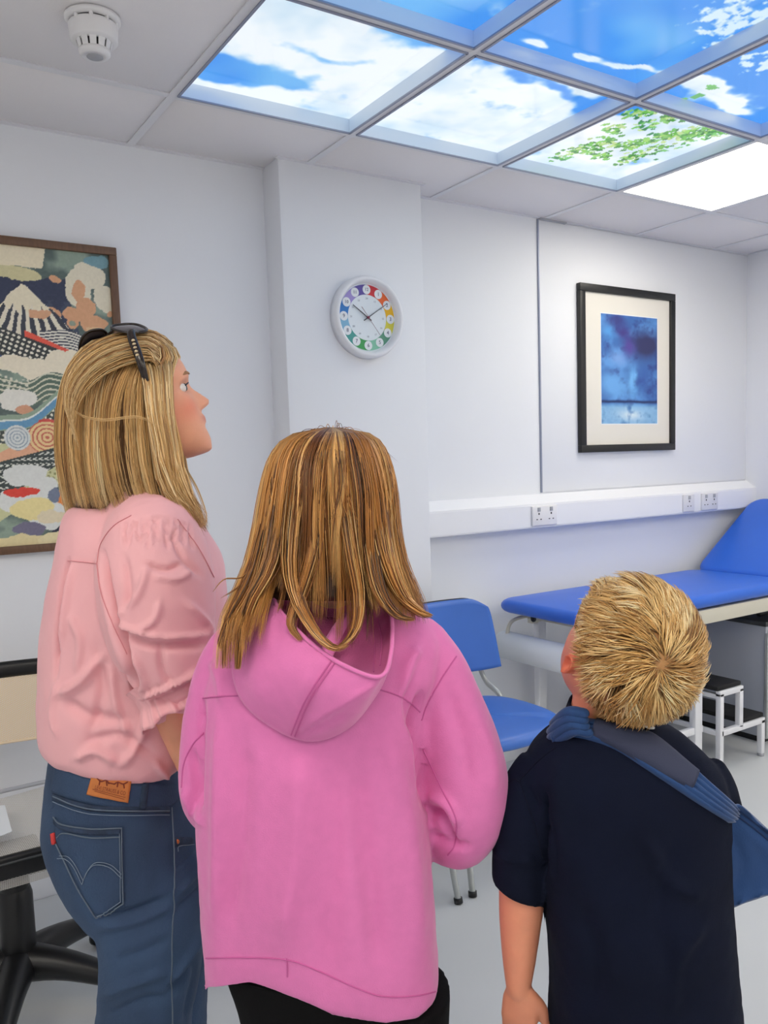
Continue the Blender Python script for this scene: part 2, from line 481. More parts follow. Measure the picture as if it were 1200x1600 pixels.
struct(boxm('wall_left', (XL-.1, XL, YF-.1, YW+.1, 0, CEIL+.1), M['wall']))
struct(boxm('wall_front', (XL-.1, XR+.1, YF-.1, YF, 0, CEIL+.1), M['wall']))
struct(boxm('baseboard_back', (XL, XR, YW-.012, YW+.01, 0, .1), M['wall'], bev=.003))
struct(boxm('baseboard_right', (XR-.012, XR+.01, YF, YW, 0, .1), M['wall'], bev=.003))
ceil = struct(boxm('ceiling', (XL-.1, XR+.1, YF-.1, YW+.1, CEIL+.09, CEIL+.2), M['ceil']))
BW = .012
SKYC = {(c, r) for c in (4, 5, 6) for r in (1, 2, 3)}           # sky panels: columns by GX index, rows by GY index
LEDC = {(7, 1), (2, 4), (6, 5), (2, 6), (4, 6), (8, 5), (5, 8), (0, 3), (8, 3)}
tile_cache = {}
for c in range(len(GX)-1):
    for r in range(len(GY)-1):
        if (c, r) in SKYC or (c, r) in LEDC: continue
        x0, x1 = GX[c]+BW, GX[c+1]-BW; y1, y0 = GY[r]-BW, GY[r+1]+BW
        if r == 0: y1 += BW
        key = (round(x1-x0, 3), round(y1-y0, 3)); cx, cy = (x0+x1)/2, (y0+y1)/2
        if key not in tile_cache:
            hx, hy = key[0]/2+.004, key[1]/2+.004
            o = boxm('ceiling_tile', (-hx, hx, -hy, hy, 0, .014), M['ceil'], None, bev=.0025, seg=1)
            tile_cache[key] = o.data; bpy.data.objects.remove(o)
        t = link('ceiling_tile', tile_cache[key], None, ceil, (cx, cy, CEIL+.003))
for x in GX[1:-1]:
    boxm('grid_bar', [(x-BW, x+BW, YF, YW, CEIL-.001, CEIL+.004), (x-.002, x+.002, YF, YW, CEIL+.004, CEIL+.05)], M['bar'], ceil)
for y in GY[1:-1]:
    boxm('grid_bar', [(XL, XR, y-BW, y+BW, CEIL-.0005, CEIL+.0042), (XL, XR, y-.002, y+.002, CEIL+.004, CEIL+.05)], M['bar'], ceil)
boxm('wall_angle', [(XL, XPL, YW-.018, YW, CEIL-.0015, CEIL+.003), (XPR, XR, YW-.018, YW, CEIL-.0015, CEIL+.003), (XPL-.01, XPR+.01, YP-.016, YP, CEIL-.0015, CEIL+.003), (XR-.018, XR, YF, YW, CEIL-.0018, CEIL+.003)], M['bar'], ceil)

# ---- sky print, one continuous picture over the panels
def sky_colour(X, Y):
    p = np.stack([X, Y], 1); n = len(X)
    wob = fbm(p*5, 4, 3)-.5; wob2 = fbm(p*5+40, 4, 5)-.5
    base = np.array([52, 140, 236.])*np.ones((n, 3))
    t = np.clip((2.3-Y)/1.6, 0, 1)[:, None]
    base = base*(1-t)+np.array([84, 158, 240.])*t
    kk = np.clip((fbm(p*2.6, 3, 9)-.45)*4, 0, 1)[:, None]*(.75 if True else 0); base = base*(1-kk)+np.array([126, 194, 244.])*kk
    # how much cloud: high in the row nearest the wall, fading beyond
    c = np.clip((Y-1.72)/.1, 0, 1)*1.0
    blobs = [(onz(370, 130, CEIL), .13, .05, -1.3, -.1), (onz(300, 128, CEIL), .09, .05, -.9, 0), (onz(600, 40, CEIL), .2, .06, -.8, .3), (onz(690, 75, CEIL), .12, .05, -.8, 0),
             (onz(860, 160, CEIL), .12, .03, -.85, .2), (onz(775, 103, CEIL), .12, .03, -.6, .2), (onz(975, 187, CEIL), .1, .06, -1.2, 0),
             (onz(905, 185, CEIL), .06, .03, -.6, 0), (onz(520, 110, CEIL), .08, .02, -.4, 0), (onz(430, 145, CEIL), .07, .02, -.7, 0),
             (onz(845, 86, CEIL), .03, .012, 1.3, 0), (onz(915, 105, CEIL), .05, .016, 1.3, 0), (onz(985, 130, CEIL), .07, .012, 1.3, 0),
             (onz(1090, 160, CEIL), .08, .035, 1.3, 0), (onz(1140, 185, CEIL), .10, .03, 1.3, 0), (onz(1060, 145, CEIL), .06, .025, 1.1, 0)]
    for q, a, b, s, rot in blobs:
        dx, dy = X-q[0], Y-q[1]; cr, sr = math.cos(rot), math.sin(rot)
        u, v = dx*cr+dy*sr, -dx*sr+dy*cr
        c = c+s*1.25*np.exp(-((u+wob*.22)/(a*1.15))**2-((v+wob2*.16)/(b*1.15))**2)
    c = c+(fbm(p*7, 5, 21)-.5)*1.5-.06
    k = np.clip((c-.22)/.5, 0, 1)[:, None]; k = k*k*(3-2*k)
    cloud = np.array([240, 247, 252.])-(fbm(p*6, 4, 31)[:, None]-.4).clip(0)*np.array([95, 55, 26])
    col = base*(1-k)+cloud*k
    # white blossom tree in the corner of the further row
    bl = fbm(p*40, 3, 61); q1, q2, q3 = onz(1170, 30, CEIL), onz(1185, 120, CEIL), onz(1140, 70, CEIL)
    reg = np.exp(-((X-q1[0])/.14)**2-((Y-q1[1])/.2)**2)+np.exp(-((X-q2[0])/.16)**2-((Y-q2[1])/.12)**2)+.5*np.exp(-((X-q3[0])/.1)**2-((Y-q3[1])/.1)**2)
    kb = np.clip((bl*.9+reg*.55-.93)*9, 0, 1)[:, None]*(Y < 2.3)[:, None]
    col = col*(1-kb)+np.array([214, 236, 248.])*kb
    return col
LEAVES = []
def leaf(cx, cy, ang, ln, wd, c): LEAVES.append((cx, cy, ang, ln, wd, c))
rl = random.Random(5)
g1 = [(880, 262), (905, 255), (930, 247), (955, 240), (985, 246), (1010, 238), (1040, 232), (1065, 228), (1090, 226), (1110, 220), (1128, 216), (1010, 215), (995, 200), (1020, 190), (1045, 205), (1000, 260), (975, 268), (1030, 250), (1120, 228), (1035, 190), (940, 262), (960, 222), (1075, 235)]
for q in g1:
    X0 = onz(q[0], q[1], CEIL)
    for _ in range(26):
        g = rl.choice([(112, 196, 72), (70, 160, 60), (150, 214, 96), (60, 140, 62), (128, 204, 110), (196, 226, 150)])
        leaf(X0[0]+rl.gauss(0, .024), X0[1]+rl.gauss(0, .024), rl.uniform(0, 6.3), rl.uniform(.016, .03), rl.uniform(.006, .010), g)
for q in [(377, 40), (385, 44), (372, 47), (390, 38), (900, 2), (912, 6), (905, 10), (893, 4), (1115, 160), (1090, 170)]:
    X0 = onz(q[0], q[1], CEIL)
    for _ in range(2): leaf(X0[0]+rl.gauss(0, .008), X0[1]+rl.gauss(0, .008), rl.uniform(0, 6.3), .04, .012, rl.choice([(190, 226, 96), (150, 206, 80)]) if q[1] < 60 else (120, 200, 110))
labels = {(4, 1): 'lit sky ceiling panel mostly white cloud with a tiny green leaf at its left edge', (5, 1): 'lit sky ceiling panel almost all white cloud between the leafy panel and the smoke alarm side',
          (6, 1): 'lit sky ceiling panel with green leafy branch beside the plain white light', (4, 2): 'plain blue lit sky ceiling panel at the top edge above the cloud panel',
          (5, 2): 'large deep blue lit sky ceiling panel with small white clouds along one edge', (6, 2): 'lit blue sky ceiling panel with white blossom at the right edge',
          (4, 3): 'blue lit sky ceiling panel out of the picture above the plain blue one', (5, 3): 'blue lit sky ceiling panel beyond the large deep blue one', (6, 3): 'blue blossom sky ceiling panel beyond the one at the right edge'}
for (c, r) in sorted(SKYC):
    x0, x1 = GX[c]+BW, GX[c+1]-BW; y1, y0 = GY[r]-BW, GY[r+1]+BW
    t = thing('sky_ceiling_panel', labels[(c, r)], 'ceiling light', ((x0+x1)/2, (y0+y1)/2, CEIL), 'sky picture ceiling panels')
    n = 112 if r < 3 else 30; zz = CEIL+.04
    gx, gy = np.meshgrid(np.linspace(x0, x1, n), np.linspace(y0, y1, n)); X, Y = gx.ravel(), gy.ravel()
    col = sky_colour(X, Y)
    for (lx, ly, an, ln, wd, cc) in LEAVES:
        if not (x0-.05 < lx < x1+.05 and y0-.05 < ly < y1+.05): continue
        k0 = (np.abs(X-lx) < .05) & (np.abs(Y-ly) < .05); ii = np.nonzero(k0)[0]
        dx, dy = X[ii]-lx, Y[ii]-ly; u = dx*math.cos(an)+dy*math.sin(an); v = -dx*math.sin(an)+dy*math.cos(an)
        ww = wd*np.clip(1-(u/(ln*.6))**2, 0, 1); hit = ii[np.abs(v) < ww]; col[hit] = np.array(cc)*(.9+.1*rl.random())
    v = np.stack([X, Y, np.full(len(X), zz)], 1); I = np.arange(n*n).reshape(n, n)
    f = np.stack([I[:-1, :-1], I[1:, :-1], I[1:, 1:], I[:-1, 1:]], -1).reshape(-1, 4)
    me = make_mesh('sky_print', v, f, False); tint(me, np.clip(col, 0, 255)); link('sky_print', me, M['skyp'], t)
    e = .004
    boxm('frame', [(x0, x0+e, y0, y1, CEIL-.001, zz), (x1-e, x1, y0, y1, CEIL-.001, zz), (x0, x1, y0, y0+e, CEIL-.001, zz), (x0, x1, y1-e, y1, CEIL-.001, zz)], M['acryl'], t)
    boxm('backing', (x0, x1, y0, y1, zz+.001, zz+.012), M['plastic'], t)
    boxm('lip', [(x0-.002, x0+.005, y0, y1, CEIL-.004, CEIL), (x1-.005, x1+.002, y0, y1, CEIL-.004, CEIL), (x0, x1, y0-.002, y0+.005, CEIL-.004, CEIL), (x0, x1, y1-.005, y1+.002, CEIL-.004, CEIL)], M['barsh'], t)
for (c, r) in sorted(LEDC):
    x0, x1 = GX[c]+BW, GX[c+1]-BW; y1, y0 = GY[r]-BW, GY[r+1]+BW
    lab = 'plain glowing white square ceiling light beside the leafy sky panel' if (c, r) == (7, 1) else 'plain glowing white ceiling light over the room behind the viewer'
    t = thing('ceiling_light', lab, 'ceiling light', ((x0+x1)/2, (y0+y1)/2, CEIL), 'plain white ceiling lights behind the viewer' if (c, r) != (7, 1) else None)
    boxm('diffuser', (x0+.006, x1-.006, y0+.006, y1-.006, CEIL+.003, CEIL+.008), M['led'], t)
    boxm('frame', [(x0, x0+.007, y0, y1, CEIL-.001, CEIL+.012), (x1-.007, x1, y0, y1, CEIL-.001, CEIL+.012), (x0, x1, y0, y0+.007, CEIL-.001, CEIL+.012), (x0, x1, y1-.007, y1, CEIL-.001, CEIL+.012)], M['plastic'], t)

# ---- smoke alarm
sc = np.array([0.566, 2.03, CEIL])
t = thing('smoke_alarm', 'white round smoke detector on the ceiling tile at upper left', 'smoke detector', tuple(sc))
def lz(name, prof, m, par, c=sc, n=56):
    v, f = lathe_vf(prof, n, 'z', c); return solid(name, v, f, m, par, True)
lz('base_plate', [(.062, 0), (.062, -.006), (.059, -.010), (.052, -.012)], M['plastic'], t)
lz('vent_gap', [(.049, -.010), (.049, -.017)], M['slot'], t)
for k in range(9):
    a = 2*PI*k/9+.2; c_ = sc+np.array([.051*math.cos(a), .051*math.sin(a), -.0145])
    v, f = tube_vf([c_-[0, 0, .004], c_+[0, 0, .004]], .005, 8); solid('clip', v, f, M['plastic'], t)
lz('housing', [(.030, -.016), (.053, -.016), (.0545, -.019), (.053, -.050), (.050, -.0535), (.030, -.054)], M['plastic'], t)
lz('chamber', [(.033, -.052), (.030, -.072), (.02, -.073)], M['slot'], t)
for k in range(12):
    a0 = 2*PI*k/12; a1 = a0+2*PI/12*.76; vs = []; fs = []
    for i in range(5):
        a = a0+(a1-a0)*i/4
        for r_, z_ in ((.040, -.053), (.0375, -.053), (.0325, -.073), (.035, -.073)): vs.append(sc+np.array([r_*math.cos(a), r_*math.sin(a), z_]))
    for i in range(4):
        for j in range(4): fs.append((i*4+j, i*4+(j+1) % 4, (i+1)*4+(j+1) % 4, (i+1)*4+j))
    fs += [(0, 1, 2, 3), (19, 18, 17, 16)]
    solid('fin', vs, fs, M['plastic'], t, False)
lz('cap', [(.0355, -.071), (.035, -.078), (.031, -.083), (.02, -.0845), (.0195, -.0835), (.019, -.0845), (.005, -.085)], M['plastic'], t)
lz('window', [(.0185, -.0840), (.0182, -.0856), (.003, -.0862)], M['grayp'], t)

# ---- dado trunking with sockets
t = thing('dado_trunking', 'white wall trunking with sloping top running behind the blue couch', 'trunking', (XPR, YW, 1.05))
def prism_x(name, prof, x0, x1, m, par):
    n = len(prof); v = [(x0, y, z) for y, z in prof]+[(x1, y, z) for y, z in prof]
    f = [(i, (i+1) % n, n+(i+1) % n, n+i) for i in range(n)]+[tuple(range(n-1, -1, -1)), tuple(range(n, 2*n))]
    return solid(name, v, f, m, par, False)
prism_x('body', [(YW, 1.182), (YW-.012, 1.184), (YW-.066, 1.149), (YW-.07, 1.145), (YW-.07, 1.042), (YW-.066, 1.039), (YW, 1.039)], XPR+.001, XR-.001, M['trunk'], t)
prism_x('cover_strip', [(YW-.069, 1.140), (YW-.0725, 1.139), (YW-.0725, 1.047), (YW-.069, 1.046)], XPR, XR-.02, M['trunk'], t)
def socket(x0, x1, label, outlets, m):
    s = thing('wall_socket', label, 'wall socket', ((x0+x1)/2, YW-.07, 1.09))
    z0, z1 = 1.050, 1.136
    boxm('plate', (x0, x1, YW-.083, YW-.0722, z0, z1), m, s, bev=.003)
    w_ = (x1-x0)/outlets
    for k in range(outlets):
        cx = x0+w_*(k+.5)
        boxm('pin_holes', [(cx-.003, cx+.003, YW-.0842, YW-.082, z0+.048, z0+.056), (cx-.015, cx-.008, YW-.0842, YW-.082, z0+.026, z0+.030), (cx+.008, cx+.015, YW-.0842, YW-.082, z0+.026, z0+.030)], M['slot'], s)
        boxm('switch', (cx-.008, cx+.008, YW-.0865, YW-.082, z0+.062, z0+.080), M['grayp'], s, bev=.001)
socket(2.496, 2.642, 'white double power socket on the trunking near the pillar', 2, M['plastic'])
socket(3.66, 3.79, 'white double power socket on the trunking nearest the corner', 2, M['bar'])
socket(3.515, 3.60, 'small grey single outlet left of the corner socket', 1, M['bar'])

# ---- clock
cc_ = np.array([1.647, YP, 1.873]); CR = .146
t = thing('wall_clock', 'white round wall clock with rainbow numeral ring on the pillar', 'clock', tuple(cc_))
def ly(name, prof, m, par=t, n=72, sm=True):
    v, f = lathe_vf(prof, n, 'y', cc_); return solid(name, v, f, m, par, sm)
ly('case', [(.11, 0), (CR, 0), (CR+.001, -.028), (CR-.003, -.040), (CR-.009, -.044), (CR-.016, -.042), (CR-.024, -.022), (CR-.025, -.016), (.05, -.016)], M['enamel'])
ly('face', [(CR-.022, -.0165), (.02, -.0166)], mat('clock_face_white', (226, 234, 240), .5), sm=False)
seg_c = [(205, 48, 56), (236, 104, 44), (238, 184, 20), (214, 206, 70), (84, 146, 120), (130, 196, 168), (58, 158, 84), (72, 156, 150), (130, 182, 214), (48, 122, 196), (160, 146, 210), (92, 78, 158)]
RO, RI = .117, .082
for k in range(12):
    a0 = PI/2-2*PI*k/12; a1 = a0-2*PI/12; v = []; f = []
    for i in range(9):
        a = a0+(a1-a0)*i/8
        for r_ in (RI, RO): v.append(cc_+np.array([r_*math.cos(a), -.0176, r_*math.sin(a)])); v.append(cc_+np.array([r_*math.cos(a), -.0166, r_*math.sin(a)]))
    for i in range(8):
        q = i*4; f += [(q, q+2, q+6, q+4), (q, q+4, q+5, q+1), (q+2, q+3, q+7, q+6)]
    o = solid('ring_segment', v, f, mat('ring_colour', seg_c[k], .5), t, False)
navyt = mat('numeral_ink', (70, 74, 110), .6); greyt = mat('faint_numeral_ink', (168, 174, 184), .6)
for k in range(12):
    a = PI/2-2*PI*k/12; c_ = cc_+np.array([.0995*math.cos(a), 0, .0995*math.sin(a)])
    v, f = lathe_vf([(.0165, -.0170), (.0165, -.0184), (.002, -.0185)], 28, 'y', c_); d = solid('numeral_disc', v, f, M['paper'], t, False)
    num = str(12 if k == 0 else k); me = text_mesh(num, .019 if len(num) < 2 else .016, .0003)
    q = vco(me); setco(me, np.stack([q[:, 0]+c_[0], np.full(len(q), c_[1]-.0189)-q[:, 2], q[:, 1]+c_[2]], 1)); link('numeral', me, navyt, d)
    me = text_mesh(str(24 if k == 0 else 12+k), .010, .0003); c2 = cc_+np.array([.068*math.cos(a), 0, .068*math.sin(a)])
    q = vco(me); setco(me, np.stack([q[:, 0]+c2[0], np.full(len(q), c2[1]-.0172)-q[:, 2], q[:, 1]+c2[2]], 1)); link('small_numeral', me, greyt, t)
def hand(name, deg, l, back, w_, m, y):
    a = math.radians(90-deg); d = np.array([math.cos(a), 0, math.sin(a)]); n_ = np.array([-math.sin(a), 0, math.cos(a)])
    p = [cc_-d*back+n_*w_, cc_+d*l+n_*w_*.5, cc_+d*l-n_*w_*.5, cc_-d*back-n_*w_]
    v = [q+np.array([0, -y, 0]) for q in p]+[q+np.array([0, -y-.0012, 0]) for q in p]
    return solid(name, v, [(0, 1, 2, 3), (7, 6, 5, 4), (0, 4, 5, 1), (1, 5, 6, 2), (2, 6, 7, 3), (3, 7, 4, 0)], m, t, False)
hm = mat('clock_hand_dark', (50, 54, 66), .4)
hand('hour_hand', 304, .074, .018, .0022, hm, .0205); hand('minute_hand', 57, .098, .022, .0018, hm, .023); hand('second_hand', 142, .078, .045, .0007, mat('clock_second_hand', (150, 110, 120), .4), .0255)
ly('hub', [(.0045, -.0195), (.0045, -.028), (.001, -.0285)], mat('hub_red', (140, 60, 80), .4), n=20)

# ---- pictures
def frame(name, label, x0, x1, z0, z1, fw, dep, mfr, grid, mount, colour_fn, inner, tiltm=None):
    t = thing(name, label, 'picture', ((x0+x1)/2, YW, z0))
    y0 = YW-.006 if x0 > XS else YW
    for nm, e in (('rail', (x0, x1, z1-fw, z1)), ('rail', (x0, x1, z0, z0+fw)), ('stile', (x0, x0+fw, z0+fw, z1-fw)), ('stile', (x1-fw, x1, z0+fw, z1-fw))):
        o = boxm('frame_'+nm, (e[0], e[1], y0-dep, y0-.002, e[2], e[3]), mfr, t, bev=.002)
    if mount: boxm('mount', (x0+fw-.003, x1-fw+.003, y0-dep+.012, y0-.003, z0+fw-.003, z1-fw+.003), M['mount'], t)
    a0, a1, b0, b1 = inner
    nx, nz = int((a1-a0)/grid)+1, int((b1-b0)/grid)+1
    gx, gz = np.meshgrid(np.linspace(a0, a1, nx), np.linspace(b0, b1, nz)); X, Z = gx.ravel(), gz.ravel()
    yy = y0-dep+(.0115 if mount else .012)
    if mount: boxm('mount_bevel', [(a0-.004, a1+.004, yy-.0005, yy+.001, b1, b1+.004), (a0-.004, a1+.004, yy-.0005, yy+.001, b0-.004, b0), (a0-.004, a0, yy-.0005, yy+.001, b0, b1), (a1, a1+.004, yy-.0005, yy+.001, b0, b1)], M['paper'], t)
    v = np.stack([X, np.full(len(X), yy), Z], 1); I = np.arange(nx*nz).reshape(nz, nx)
    f = np.stack([I[:-1, :-1], I[:-1, 1:], I[1:, 1:], I[1:, :-1]], -1).reshape(-1, 4)
    me = make_mesh('art_print', v, f, False); tint(me, np.clip(colour_fn(X, Z), 0, 255)); link('art_print', me, M['print'], t)
    if not mount: boxm('backing', (x0+.004, x1-.004, yy+.001, y0-.002, z0+.004, z1-.004), M['slot'], t)
    return t
def lerpc(k, a, b): k = np.clip(k, 0, 1)[:, None]; return a*(1-k)+b*k
def blue_art(X, Z):
    u = (X-2.997)/(3.391-2.997); w_ = (Z-1.494)/(2.0-1.494); p = np.stack([u*2.0, w_*3.2], 1)
    n1 = fbm(p*1.6, 4, 3); n2 = fbm(p*4, 4, 8); n3 = fbm(np.stack([u*9, w_*1.5], 1), 3, 14)
    c = np.tile(np.array([58, 106, 176.]), (len(u), 1))
    c = lerpc((n1-.45)*4, c, np.array([92, 150, 216.])); c = lerpc((n2-.55)*4, c, np.array([44, 72, 142.]))
    g = lambda a, b, s, t: np.exp(-((u-a+.12*(n2-.5))/s)**2-((w_-b+.1*(n1-.5))/t)**2)
    c = lerpc(g(.78, .74, .26, .12)*1.5, c, np.array([44, 48, 96.])); c = lerpc(g(.25, .93, .14, .06)*1.2, c, np.array([50, 52, 120.]))
    c = lerpc(g(.38, .84, .1, .05), c, np.array([60, 50, 124.])); c = lerpc(g(.12, .85, .12, .08), c, np.array([82, 152, 218.]))
    c = lerpc(g(.3, .62, .13, .06), c, np.array([118, 160, 222.])); c = lerpc(g(.5, .72, .1, .08), c, np.array([82, 66, 150.]))
    c = lerpc(g(.2, .36, .24, .12)*1.2, c, np.array([104, 166, 228.])); c = lerpc(g(.55, .4, .07, .16)*1.1, c, np.array([112, 178, 236.]))
    c = lerpc(g(.75, .42, .1, .14)*.8+(n3-.6), c, np.array([50, 88, 164.]))
    line = np.exp(-((w_-.205-.012*(n2-.5))/.012)**2); c = lerpc(line*1.1, c, np.array([22, 44, 98.]))
    lo = np.clip((.19-w_)/.04, 0, 1)*(.6+n2*.5); c = lerpc(lo, c, np.array([150, 198, 232.])); c = lerpc(g(.5, .08, .2, .06), c, np.array([216, 232, 242.]))
    c = lerpc((np.clip((.2-w_)/.05, 0, 1))*(n2-.5)*3, c, np.array([70, 120, 180.]))
    return c
frame('blue_picture', 'black framed blue watercolour with cream mount above the trunking', 2.853, 3.516, 1.362, 2.125, .034, .026, M['blackf'], .003, True, blue_art, (2.997, 3.391, 1.494, 2.000))
def pxz(x, z):      # picture coordinates of the left art measured on the print
    return x*.00187+.4450, 2.048-(z-380)*.00190
def left_art(X, Z):
    x = (X-.4450)/.00187; y = 380+(2.048-Z)/.0019-(x*.1)*(1-(2.048-Z)/.95*1.7)*.9
    y = 380+(2.048-Z)/.0019; p = np.stack([x, y], 1)
    a = (fbm(p/26, 4, 2)-.5)*2; b = (fbm(p/26+50, 4, 4)-.5)*2
    X1, Y1 = x+a*7, y+b*7
    c = np.tile(np.array([88, 104, 100.]), (len(x), 1)); c = lerpc((fbm(p/40, 3, 6)-.42)*5, c, np.array([146, 164, 148.]))
    def put(mask, col, soft=None):
        col = np.array(col, float); m_ = mask.astype(float)[:, None]; c[:] = c*(1-m_)+col*m_
    def ell(cx, cy, rx, ry): return ((X1-cx)/rx)**2+((Y1-cy)/ry)**2 < 1
    put((Y1 < 545) & (Y1 > 435) & (X1 < 105), (50, 58, 84)); put((Y1 > 470) & (Y1 < 560) & (X1 < 120) & (fbm(p/14, 3, 9) > .5), (64, 74, 96))
    put((Y1 < 421) & (X1 < 60+(421-Y1)*.4), (238, 226, 196)); put(ell(10, 432, 52, 11), (214, 206, 160))
    for q in [(118, 446, 22, 30), (140, 428, 24, 22), (160, 462, 18, 20), (128, 418, 14, 12)]: put(ell(*q), (232, 224, 200))
    for q in [(118, 452, 11, 16), (128, 475, 15, 16), (112, 490, 22, 12), (138, 505, 22, 16), (80, 436, 9, 6), (62, 492, 26, 11), (165, 484, 7, 6), (105, 505, 9, 9)]: put(ell(*q), (222, 168, 128))
    put(ell(140, 515, 16, 5), (232, 196, 150)); put(ell(105, 506, 5, 5), (150, 160, 140))
    put(ell(172, 520, 8, 14), (60, 74, 60)); put((X1 > 174) & (Y1 > 400), (70, 80, 66)); put(ell(150, 402, 22, 9), (120, 160, 170))
    # striped mountain with pale cap
    mt = (np.abs(X1-32) < (Y1-448)*.95+4) & (Y1 > 447) & (Y1 < 470+np.abs(X1-32)*.8+60)
    ang = np.arctan2(x-32, y-430); st = np.sin(ang*38+a*2) > .1
    put(mt & (Y1 < 540), (58, 62, 74)); put(mt & (Y1 < 540) & st, (236, 228, 206)); put(mt & (Y1 < 478+np.abs(np.sin(x*.22))*14), (238, 228, 200)); put(ell(52, 492, 18, 8) & (x > 38), (222, 170, 132))
    # striped wave
    w1 = y-(500+x*.26+9*np.sin(x/22)); put((w1 > 0) & (w1 < 46) & (x > 52), (232, 228, 214)); put((w1 > 0) & (w1 < 46) & (x > 52) & (np.sin(w1*1.35+a*1.5) > .15), (58, 62, 78))
    rd = y-(508+x*.42); put((rd > 0) & (rd < 15-np.abs(x-60)*.1) & (x > 28) & (x < 120), (232, 92, 72))
    w2 = y-(520+x*.35); put((w2 > 0) & (w2 < 46) & (x < 78), (56, 60, 60))
    gxx, gyy = (x*.9+y*.35)/8.0, (y-x*.42)/8.0; dots = ((gxx % 1)-.5)**2+((gyy % 1)-.5)**2 < .085
    put((w2 > 3) & (w2 < 42) & (x < 74) & dots, (236, 232, 214)); put((w2 > 44) & (w2 < 64) & (x < 30), (78, 88, 130))
    for q in [(8, 575, 30, 14), (42, 582, 34, 16), (78, 572, 22, 22), (98, 562, 16, 12)]: put(ell(*q), (240, 230, 206))
    w3 = y-(598+6*np.sin(x/14)-x*.1); put((w3 > 0) & (w3 < 42), (96, 116, 102)); put((w3 > 0) & (w3 < 42) & (np.sin(w3*.75+np.sin(x/7)*1.2) > .55), (216, 214, 190))
    put((w3 > -4) & (w3 < 20) & (x < 30) & dots, (220, 218, 200))
    for q in [(10, 628, 30, 14), (2, 640, 18, 12)]: put(ell(*q), (234, 232, 222))
    put(ell(20, 648, 16, 8), (216, 160, 128)); w4 = y-(664-x*.45+8*np.sin(x/18)); put((w4 > -10) & (w4 < 60), (150, 170, 148)); put((w4 > 0) & (w4 < 12), (104, 156, 192)); put((w4 > -3) & (w4 < 0), (226, 232, 226))
    put((w4 > 14) & (w4 < 34), (70, 78, 72)); put((w4 > 14) & (w4 < 34) & dots, (232, 228, 210)); put((w4 > 34) & (w4 < 52), (206, 206, 160))
    w5 = y-(720-x*.5); put((w5 > -18) & (w5 < 22), (232, 176, 142)); r5 = np.hypot(x-52, (y-690)*1.1); put((r5 < 30) & (w5 < 24), (238, 206, 150)); put((r5 < 30) & (w5 < 24) & (np.sin(r5*.9) > .4), (206, 110, 90))
    put((r5 > 28) & (r5 < 33) & (w5 < 24) & (x > 40), (214, 84, 76)); r6 = np.hypot(x-6, y-690); put(r6 < 20, (220, 224, 222)); put((r6 < 20) & (np.sin(r6*1.3) > .5), (150, 166, 178))
    w6 = y-(722-x*.25); put((w6 > 0) & (w6 < 48), (60, 70, 68)); rnd = ((x/9+.3*np.sin(y)) % 1-.5)**2+((y/9) % 1-.5)**2 < .07; put((w6 > 3) & (w6 < 44) & rnd, (228, 230, 220))
    w7 = y-(768-x*.6); put((w7 > 6) & (w7 < 36), (208, 208, 160)); put((w7 > 8) & (w7 < 34) & dots & (x > 20), (150, 150, 100))
    put((np.abs(x-88) < 4) & (y > 700) & (y < 745), (204, 120, 100))
    for q in [(14, 748, 34, 18), (40, 770, 22, 16), (8, 790, 40, 22), (48, 812, 40, 30), (90, 790, 12, 10)]: put(ell(*q), (226, 228, 224))
    put(ell(6, 776, 26, 8), (226, 70, 56)); put(ell(22, 806, 36, 18), (240, 224, 160)); put(ell(60, 822, 34, 10), (232, 218, 186))
    put(ell(78, 788, 20, 13), (224, 134, 60)); put(ell(84, 776, 12, 8), (176, 190, 140)); put(ell(100, 812, 22, 18), (96, 128, 84)); put(ell(56, 786, 10, 12), (118, 128, 150))
    put(ell(12, 838, 26, 12), (120, 116, 140)); put(ell(82, 848, 34, 12), (40, 44, 66)); put((Y1 > 848) & (X1 < 70), (230, 214, 164)); put(ell(54, 858, 30, 12), (236, 222, 176)); put(ell(98, 858, 20, 9), (104, 128, 96))
    c += (fbm(p/3, 3, 44)[:, None]-.5)*14
    return c
frame('mountain_picture', 'brown framed patchwork mountain and wave picture on the left wall', .10, .787, 1.108, 2.052, .024, .03, M['woodf'], .0024, False, left_art, (.12, .766, 1.128, 2.032))

# ================================================================== FURNITURE
def rounded_slab(name, x0, x1, y0, y1, z0, z1, rc, re, m, par, xf=None, bulge=0):
    """cushion: rounded corners rc, rounded edges re"""
    n = 10; pts = []
    for (cx, cy, a0) in ((x1-rc, y1-rc, 0), (x0+rc, y1-rc, PI/2), (x0+rc, y0+rc, PI), (x1-rc, y0+rc, 1.5*PI)):
        for i in range(n+1):
            a = a0+PI/2*i/n; pts.append((cx+rc*math.cos(a), cy+rc*math.sin(a)))
    pts = np.array(pts); c = np.array([(x0+x1)/2, (y0+y1)/2]); rings = []
    th = np.linspace(-PI/2, PI/2, 9); zm, zh = (z0+z1)/2, (z1-z0)/2
    d = np.array([(x1-x0)/2, (y1-y0)/2])
    for a in th:
        ins = re*(1-math.cos(a)); s = (d-ins)/d
        q = c+(pts-c)*s; rings.append(np.hstack([q, np.full((len(q), 1), zm+zh*math.sin(a))]))
    for s_ in (.7, .35): rings.append(np.hstack([c+(rings[8][:, :2]-c)*s_, np.full((len(pts), 1), z1+bulge*(1-s_**2))]))
    v, f = rings_vf(rings)
    if xf is not None: v = xf(v)
    return solid(name, v, f, m, par)
t = thing('examination_couch', 'blue padded examination couch with raised head end on cream frame', 'couch', (3.2, 2.43, 0))
CX0, CX1, CYN, CYF, CT = 2.272, 3.60, 2.115, 2.672, .766
rounded_slab('seat_cushion', CX0, CX1, CYN, CYF, CT-.062, CT-.006, .07, .03, M['blue'], t, bulge=.006)
